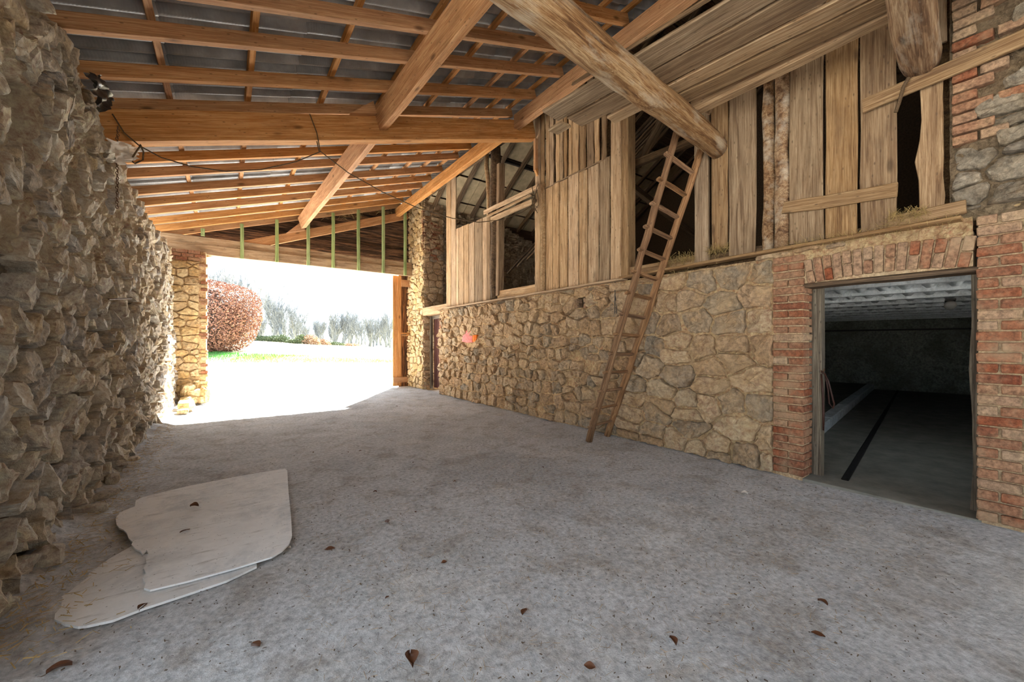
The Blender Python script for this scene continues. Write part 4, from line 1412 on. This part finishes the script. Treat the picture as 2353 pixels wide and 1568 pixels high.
for k in range(34):
    z = 3.25 - k * .022
    y = 5.0 + .012 * math.sin(k * 2.2) + .02 * (k < 4)
    pts = []
    for j in range(7):
        a = 2 * math.pi * j / 6
        if k % 2: pts.append((-.80 + .009 * math.cos(a), y, z + .016 * math.sin(a)))
        else: pts.append((-.80, y + .009 * math.cos(a), z + .016 * math.sin(a)))
    prs.append(tube(pts, .0035, 4, False))
V, F = join(prs)
tag(mesh('chain', V, F, M_IRON), 'rusty thin chain hanging down the left stone wall', 'chain')

def crumple(name, pxs, X, mat, label, cat, amp, seed, thick=.003):
    """hanging sheet from a quad of photo points on plane X, folded"""
    P = [on_x(*p, X) for p in pxs]
    n = 12
    V = []
    for j in range(n + 1):
        for i in range(n + 1):
            a, b = i / n, j / n
            q = P[0].lerp(P[1], a).lerp(P[3].lerp(P[2], a), b)
            k = Vector((a * 3, b * 2.4, seed))
            q += Vector((abs(noise.noise(k)) * amp + .3 * amp * noise.noise(k * 3), .3 * amp * noise.noise(k * 2), .2 * amp * noise.noise(k * 2.7)))
            V.append(q)
    F = [(j * (n + 1) + i, j * (n + 1) + i + 1, (j + 1) * (n + 1) + i + 1, (j + 1) * (n + 1) + i) for j in range(n) for i in range(n)]
    m = len(V)
    V += [v + Vector((-thick, 0, 0)) for v in V]
    F += [tuple(reversed([i + m for i in f])) for f in F]
    return tag(mesh(name, V, F, mat, smooth=True), label, cat)


crumple('tarpaulin', [(192, 165), (222, 172), (256, 232), (226, 256)], -.80, M_BLACKSHEET, 'black crumpled plastic tarpaulin hanging from the top of the left wall', 'tarp', .10, 2.0)
crumple('plastic_film', [(246, 318), (318, 338), (300, 366), (268, 378)], -.78, M_FILM, 'cloudy white plastic film caught on the left wall under the main beam', 'plastic sheet', .10, 5.0)
tag(mesh('iron_rod', *tube([on_x(250, 688, -.80), on_x(302, 686, -.72)], .007, 6), M_IRON), 'thin iron rod sticking out of the left stone wall', 'rod')
tw = on_x(1228, 440, XW - .05)
tag(mesh('twine_tangle', *join([tube([tw + Vector((R.uniform(-.03, .01), R.uniform(-.12, .12), R.uniform(-.05, .12) - .09 * i)) for i in range(5)], .006, 5) for _ in range(7)]), M_ROPE), 'knotted twine hanging on the post at the end of the sloping slats', 'twine')

# ================================================================ LEAVES, CHIPS, STRAW, HAY
def leaf_mesh(s, seed, curl):
    rng = random.Random(seed)
    V = []; F = []
    n = 6
    for i in range(n + 1):
        t = i / n
        wd = math.sin(math.pi * min(1, t * .93 + .04)) * .36
        for k, e in enumerate((-1, -.45, 0, .45, 1)):
            x = t - .5
            y = e * wd
            z = curl * (e * e * .30) + .22 * curl * math.sin(t * 3.1) + rng.uniform(-.015, .015)
            V.append((x * s, y * s, z * s + .003))
    for i in range(n):
        for k in range(4):
            a = i * 5 + k
            F.append((a, a + 5, a + 6, a + 1))
    return V, F


leaves = [
    (945, 1522, .078, 0, 'large curled dark brown leaf at the bottom edge of the photo'),
    (890, 1200, .05, 0, 'curled brown leaf on open floor right of the white boards'),
    (758, 1264, .055, 0, 'brown leaf with a pale edge just right of the white boards'),
    (1020, 1295, .035, 0, 'small dark leaf scrap in the middle of the foreground floor'),
    (890, 1376, .025, 0, 'tiny dark leaf scrap below the middle of the foreground'),
    (1206, 1410, .05, 0, 'narrow light brown leaf in the centre foreground'),
    (425, 1223, .055, .035, 'shiny dark brown leaf lying on the broken white board'),
    (447, 1166, .06, .035, 'shredded brown leaf near the top of the broken white board'),
    (329, 1402, .05, 0, 'brown leaf at the front edge of the lower rounded board'),
    (588, 1485, .05, 0, 'pale brown leaf at the lower left of the foreground'),
    (136, 1543, .07, 0, 'brown leaf at the bottom left corner of the photo'),
    (1711, 1137, .05, 1, 'white bark chip on the floor in front of the brick jamb'),
    (1890, 1389, .045, 0, 'orange-brown leaf alone on the right foreground floor'),
    (482, 1079, .04, 1, 'white chip on the floor behind the broken board'),
    (318, 1127, .05, 1, 'grey-white chip at the back left corner of the broken board'),
    (862, 1133, .03, 0, 'small brown scrap in line with the broken board top edge'),
    (955, 1179, .025, 0, 'dark speck of leaf behind the curled brown leaf'),
    (1045, 1109, .025, 0, 'dark scrap on the floor before the ladder foot, leftmost'),
    (1247, 1076, .03, 0, 'brown scrap on the floor between the ladder and the middle'),
    (950, 1065, .025, 0, 'dark scrap far out in the middle of the floor'),
    (720, 1042, .03, 0, 'dark scrap nearest the board on the far floor'),
    (828, 1038, .03, 0, 'dark leaf scrap, right one of a pair on the far floor'),
    (800, 1041, .022, 0, 'dark leaf scrap, left one of a pair on the far floor'),
    (664, 1262, .03, 1, 'tiny white chip at the rounded corner of the broken board'),
    (912, 935, .05, 0, 'dark scrap near the edge of the sunlit floor'),
    (1355, 1535, .045, 0, 'pale leaf at the bottom edge right of the centre'),
    (1880, 1462, .05, 0, 'flat brown leaf in the lower right foreground'),
    (1545, 1478, .05, 0, 'flat tan leaf left of the lower right foreground'),
]
for i, (px, py, s, z, lb) in enumerate(leaves):
    white = z == 1
    zz = 0 if z in (0, 1) else z
    c = on_z(px, py, zz)
    V, F = leaf_mesh(s, i, R.uniform(.2, 1.0))
    o = mesh('dry_leaf' if not white else 'bark_chip', V, F, M_LEAFP if white else M_LEAF, smooth=True,
             M=Matrix.Translation(c + Vector((0, 0, .002))) @ Matrix.Rotation(R.uniform(0, 6.28), 4, 'Z') @ Matrix.Rotation(R.uniform(-.3, .3), 4, 'X'))
    tag(o, lb, 'leaf' if not white else 'chip')


def strips(name, n, sampler, lmin, lmax, wmin, wmax, mat, label, cat, seed, lift=.012, parent=None, tiltz=.25):
    rg = np.random.default_rng(seed)
    P = np.array([sampler(rg) for _ in range(n)])
    a = rg.uniform(0, 2 * np.pi, n); L = rg.uniform(lmin, lmax, n) / 2; W = rg.uniform(wmin, wmax, n) / 2
    tz = rg.uniform(-tiltz, tiltz, n)
    d = np.stack([np.cos(a), np.sin(a), tz], 1); d /= np.linalg.norm(d, axis=1)[:, None]
    s = np.stack([-np.sin(a), np.cos(a), rg.uniform(-.6, .6, n)], 1)
    z = np.array([0, 0, 1.0])
    Vv = np.stack([P - d * L[:, None] - s * W[:, None], P + d * L[:, None] - s * W[:, None], P + d * L[:, None] + s * W[:, None], P - d * L[:, None] + s * W[:, None]], 1)
    Vv[:, :, 2] += lift
    Fv = np.arange(4 * n).reshape(n, 4)
    o = np_mesh(name, Vv.reshape(-1, 3), Fv, mat, parent)
    o['kind'] = 'stuff'
    if label: tag(o, label, cat)
    return o


def s_floor(rg):
    while True:
        x, y = rg.uniform(-.8, 4.35), rg.uniform(.3, 10) ** 1.0
        if rg.random() < (1.0 if y < 4 else .35): return (x, y, 0)


def s_floor_near(rg):
    return (rg.uniform(.3, 4.3), rg.uniform(.5, 3.6), 0)


strips('chopped_straw', 7000, s_floor_near, .008, .05, .0006, .0022, M_STRAW, 'chopped straw scattered thinly over the near right floor', 'straw', 1, .006)
strips('floor_crumbs', 6500, s_floor, .003, .016, .002, .006, M_DIRT_SHADE, 'dark crumbs and plant bits strewn over the whole floor', 'debris', 2, .006)


def s_left(rg):
    x = -.81 + abs(rg.normal(0, .14))
    e = max(0, (-.45 - x) / .5)
    return (x, rg.uniform(2.4, 8), .09 * e * e + .01)


strips('wall_foot_straw', 1500, s_left, .02, .07, .002, .005, M_HAY, 'hay and plant stalks along the foot of the left wall', 'straw', 3, .01)


def hay(name, n, y0, y1, z, label, seed, hang=.1, xo=0.0):
    def s(rg):
        t = rg.random()
        return (XW - .03 + xo + rg.normal(0, .03), y0 + (y1 - y0) * t, z + abs(rg.normal(0, .03)) - (hang * rg.random() if rg.random() < .25 else 0))
    strips(name, n, s, .05, .16, .0012, .003, M_HAY, label, 'hay', seed, 0, tiltz=1.2)


hay('hay_tuft', 420, 2.5, 2.95, 2.27, 'tuft of hay on the sill where the ladder passes the dark opening', 5, .22)
hay('hay_tuft', 260, 2.12, 2.36, 2.30, 'tuft of hay at the bottom of the narrow tapered board', 6, .1)
hay('hay_tuft', 300, .62, .84, 2.29, 'tuft of hay on the sill of the gap beside the stone corner', 7, .06)
hay('hay_tuft', 380, .45, 1.6, 2.20, 'hay stalks poking from the mortar above the brick arch', 8, .05, -.01)

# cobwebbed straw hanging from the timbers
def s_beam(rg):
    k = rg.integers(0, 4)
    if k == 0:
        y = rg.uniform(3, 11); return (3.94 + rg.normal(0, .015), y, rg.uniform(4.95, 5.2))
    if k == 1:
        y = float(rg.choice(RY[5:])); x = rg.uniform(2.6, 3.95); return (x, y, rb(x) + rg.uniform(-.02, .12))
    if k == 2:
        x = rg.uniform(2, 4.3); return (x, 11.05, rb(x) + rg.uniform(-.2, .1))
    y = rg.uniform(9, 11); return (3.95, y, rg.uniform(4.9, 5.2))


strips('hanging_straw', 900, s_beam, .05, .20, .0012, .003, M_HAY, 'wisps of straw and cobweb caught on the upper rafters and plate', 'straw', 9, 0, tiltz=1.6)

# ================================================================ OUTSIDE: HEDGE, GRASS, TREES
rg = np.random.default_rng(4)
hc = (23.6, -18.95); hr = (2.9, 3.05, 2.15)
hb = terrain(22.5, -15.5)
hz = hb + 2.15
hd = empty('beech_hedge', qp(hc[0], hc[1], hb), 'big rounded copper-leaved beech hedge beside the gate pillar', 'hedge')
n = 42000
dv = rg.normal(size=(n, 3)); dv /= np.linalg.norm(dv, axis=1)[:, None]
ex = 4.2
k = (np.abs(dv) ** ex).sum(1) ** (-1 / ex)
rr = k * (1 - rg.uniform(0, 1, n) ** 2 * .16)
loc = dv * rr[:, None] * np.array(hr)
# slightly narrower at the foot
loc[:, :2] *= np.where(loc[:, 2] < 0, 1 + .16 * loc[:, 2] / hr[2], 1)[:, None]
loc[:, 2] = np.maximum(loc[:, 2], -2.0)
wpos = np.stack([(hc[0] + loc[:, 0]) * FW[0] + (hc[1] + loc[:, 1]) * RT[0], (hc[0] + loc[:, 0]) * FW[1] + (hc[1] + loc[:, 1]) * RT[1], hz + loc[:, 2]], 1)


def leaves_np(name, P, size, mat, parent, rg):
    n = len(P)
    a = rg.normal(size=(n, 3)); a /= np.linalg.norm(a, axis=1)[:, None]
    b = np.cross(a, rg.normal(size=(n, 3))); b /= np.linalg.norm(b, axis=1)[:, None]
    s = rg.uniform(*size, n)[:, None]
    V = np.stack([P - a * s, P - b * s * .6, P + a * s, P + b * s * .6], 1)
    o = np_mesh(name, V.reshape(-1, 3), np.arange(4 * n).reshape(n, 4), mat, parent)
    o['kind'] = 'stuff'
    return o


leaves_np('foliage', wpos, (.035, .07), M_COPPER, hd, rg)
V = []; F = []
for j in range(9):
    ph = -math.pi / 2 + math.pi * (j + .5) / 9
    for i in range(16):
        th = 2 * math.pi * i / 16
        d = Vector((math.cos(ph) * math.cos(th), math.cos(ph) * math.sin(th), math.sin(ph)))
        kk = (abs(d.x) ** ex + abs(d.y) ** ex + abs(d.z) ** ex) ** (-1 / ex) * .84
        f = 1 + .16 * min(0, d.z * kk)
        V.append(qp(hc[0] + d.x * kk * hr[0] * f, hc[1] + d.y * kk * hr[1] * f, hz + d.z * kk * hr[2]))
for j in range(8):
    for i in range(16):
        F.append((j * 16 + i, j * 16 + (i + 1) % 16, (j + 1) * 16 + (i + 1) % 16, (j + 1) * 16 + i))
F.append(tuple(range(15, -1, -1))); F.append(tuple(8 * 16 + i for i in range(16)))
mesh('light_block_core', V, F, M_DARKCORE, hd)  # added solid dark core, keeps light from passing through the foliage
for i in range(6):
    p = qp(hc[0] + R.uniform(-1.5, 1.5), hc[1] + R.uniform(-1, 2.2), hb - .3)
    mesh('stem', *tube([p, p + Vector((R.uniform(-.1, .1), 0, .9))], .05, 6), M_BARK, hd)


def grass(name, n, sampler, hmin, hmax, mat, label, seed, wd=.012):
    rg = np.random.default_rng(seed)
    P = np.array([sampler(rg) for _ in range(n)])
    a = rg.uniform(0, 2 * np.pi, n); h = rg.uniform(hmin, hmax, n)
    s = np.stack([np.cos(a), np.sin(a), 0 * a], 1) * wd
    t = np.stack([rg.normal(0, .3, n) * h, rg.normal(0, .3, n) * h, h], 1)
    V = np.stack([P - s, P + s, P + t], 1)
    o = np_mesh(name, V.reshape(-1, 3), np.arange(3 * n).reshape(n, 3), mat)
    tag(o, label, 'grass', kind='stuff')


def s_green(rg):
    while True:
        q, p = rg.uniform(20.02, 23), rg.uniform(-19, -10.5)
        if p < -11.3 - 1.0 * rg.random() - .3 * (23 - q): return tuple(qp(q, p, terrain(q, p)))


def s_dead(rg):
    q = 20.02 + abs(rg.normal(0, 1.3)); p = rg.uniform(-14.5, -5.5)
    return tuple(qp(q, p, terrain(q, p)))


grass('grass', 6000, s_green, .06, .16, M_GRASS, 'bright green grass in the shade under the beech hedge', 6)
grass('grass', 3500, s_dead, .04, .14, M_GRASSD, 'dead grass and fallen leaves along the edge of the field', 7, .02)


def tree_geo(H, seed, limbs=5, lean=0.0, spread=.5):
    rng = random.Random(seed)
    prs = []; trunk = []

    def grow(p, d, L, r, lvl, out):
        n = 3
        pts = [p]; rad = [r]
        for i in range(n):
            d = (d + Vector((rng.uniform(-.2, .2), rng.uniform(-.2, .2), .12))).normalized()
            p = p + d * (L / n)
            pts.append(p); rad.append(max(.017, r * (1 - .5 * (i + 1) / n)))
        out.append(tube(pts, rad, 5 if lvl < 2 else 3, False))
        if lvl >= 5 or L < .25: return
        nb = {0: limbs, 1: 4, 2: 3, 3: 3, 4: 2}[lvl]
        for k in range(nb):
            i = rng.choice([1, 2, 3]) if lvl else rng.choice([1, 2, 3, 3])
            th = rng.uniform(0, 2 * math.pi)
            s = rng.uniform(.25, .8) * spread * 1.4
            nd_ = (d + Vector((math.cos(th) * s, math.sin(th) * s, rng.uniform(-.1, .3)))).normalized()
            grow(pts[i], nd_, L * rng.uniform(.6, .9), rad[i] * rng.uniform(.55, .8), lvl + 1, prs)

    grow(Vector((0, 0, -.2)), Vector((lean, rng.uniform(-.1, .1), 1)).normalized(), H * .30, H * .036, 0, trunk)
    zmax = max(v.z for pr in prs for v in pr[0])
    f = H / zmax
    sc = lambda pr: ([Vector((v.x * f, v.y * f, v.z * f)) for v in pr[0]], pr[1])
    return join([sc(t) for t in trunk]), join([sc(t) for t in prs])


TP = []
def tree(px, base_y, top_y, q, label, proto_i, rot, group=None):
    p = (px - 1176.5) / 915 * q
    zb = terrain(q, p)
    H = (788 - top_y) / 915 * q + CAM_H - zb
    t, b = TP[proto_i]
    loc = qp(q, p, zb)
    o = bpy.data.objects.new('bare_tree', None)
    Mx = Matrix.Translation(loc) @ Matrix.Rotation(rot, 4, 'Z') @ Matrix.Scale(H / 8 * 1.1, 4)
    place(o, Mx); tag(o, label, 'tree', group)
    for nm, me in (('trunk', t), ('branches', b)):
        c = bpy.data.objects.new(nm, me)
        COL.objects.link(c); c.parent = o
    return o


for i in range(6):
    t, b = tree_geo(8, 100 + i, limbs=[6, 5, 6, 5, 4, 6][i], lean=[.05, .5, -.35, .1, 0, .2][i], spread=[.72, .8, .78, .6, .5, .8][i])
    mt = bpy.data.meshes.new('trunk'); mt.from_pydata([tuple(v) for v in t[0]], [], t[1]); mt.materials.append(M_BARK)
    mb = bpy.data.meshes.new('branches'); mb.from_pydata([tuple(v) for v in b[0]], [], b[1]); mb.materials.append(M_BARK)
    TP.append((mt, mb))
near = [(630, 652, 50, 0, 'tallest bare tree of the left clump just right of the hedge'), (652, 676, 48, 1, 'bare tree with a trunk leaning right in the left clump'), (671, 690, 52, 2, 'bare tree with a bent forked trunk at the right of the left clump'),
        (688, 705, 50, 3, 'slim bare tree at the right edge of the left clump'), (640, 690, 55, 4, 'slim bare tree behind the tallest one of the left clump'), (609, 712, 56, 5, 'bare tree showing half behind the hedge on its right'),
        (767, 710, 58, 4, 'straight single bare tree left of the middle group'), (791, 703, 58, 0, 'tallest bare tree of the middle group'), (803, 712, 62, 3, 'thick-trunked bare tree in the middle group'), (815, 715, 58, 2, 'bare tree forking low at the right of the middle group'),
        (849, 722, 64, 4, 'thin bare tree between the middle group and the right pair'), (858, 731, 62, 3, 'bare tree with two stems between the middle and right groups'), (888, 705, 64, 0, 'tall bare tree near the gate edge at the right'), (896, 716, 62, 3, 'bare tree closest to the open gate leaf'),
        (560, 622, 38, 5, 'bare tree whose top shows above the beech hedge, right one'), (532, 610, 40, 4, 'bare tree whose top shows above the beech hedge, left one')]
for i, (px, ty, q, pi_, lb) in enumerate(near):
    tree(px, 0, ty, q, lb, pi_, i * 1.7)
k = 0
for px in range(580, 910, 11):
    k += 1
    tree(px + R.uniform(-5, 5), 0, 735 + R.uniform(-14, 14), R.uniform(85, 115), 'faint thin bare tree in the distant wood behind the field', R.choice([0, 3, 4, 4]), k * 2.1, 'distant wood')


def bush(px, q, w_, h_, mat, label, seed):
    rg = np.random.default_rng(seed)
    p = (px - 1176.5) / 915 * q
    zb = terrain(q, p)
    n = 1600
    d = rg.normal(size=(n, 3)); d /= np.linalg.norm(d, axis=1)[:, None]
    r = rg.uniform(.3, 1, n)[:, None] ** .5
    l = d * r * np.array([w_ * .6, w_, h_])
    l[:, 2] = np.abs(l[:, 2])
    P = np.stack([(q + l[:, 0]) * FW[0] + (p + l[:, 1]) * RT[0], (q + l[:, 0]) * FW[1] + (p + l[:, 1]) * RT[1], zb + l[:, 2]], 1)
    b = empty('bush', qp(q, p, zb), label, 'bush')
    leaves_np('foliage', P, (.05, .10), mat, b, rg)
    for i in range(5):
        mesh('stem', *tube([qp(q, p, zb - .1), qp(q + R.uniform(-.3, .3), p + R.uniform(-.5, .5) * w_, zb + h_ * .8)], .02, 4), M_BARK, b)


for i, (px, q, w_, h_, m, lb) in enumerate([(592, 46, 1.6, .6, M_BUSHG, 'low dark scrub at the left end of the field edge by the hedge'), (622, 46, 1.6, .7, M_BUSHG, 'dark scrub round the foot of the tallest tree'), (645, 46, 1.4, .9, M_BUSHG, 'dark scrub under the leaning tree'),
                                          (693, 45, .9, 1.1, M_BUSHG, 'small dark rounded bush right of the left clump'), (714, 45, 1.1, 1.2, M_BUSHT, 'tan and green bush in the middle of the field edge'), (735, 47, 1.3, .7, M_BUSHT, 'low tan bush trailing right of the rounded bushes'),
                                          (765, 50, 1.6, .45, M_BUSHG, 'very low scrub at the foot of the straight single tree'), (672, 45, .9, .5, M_BUSHG, 'low scrub at the foot of the bent forked tree'), (800, 52, 1.8, .35, M_BUSHT, 'thin low scrub at the feet of the middle group')]):
    bush(px, q, w_, h_, m, lb, 20 + i)
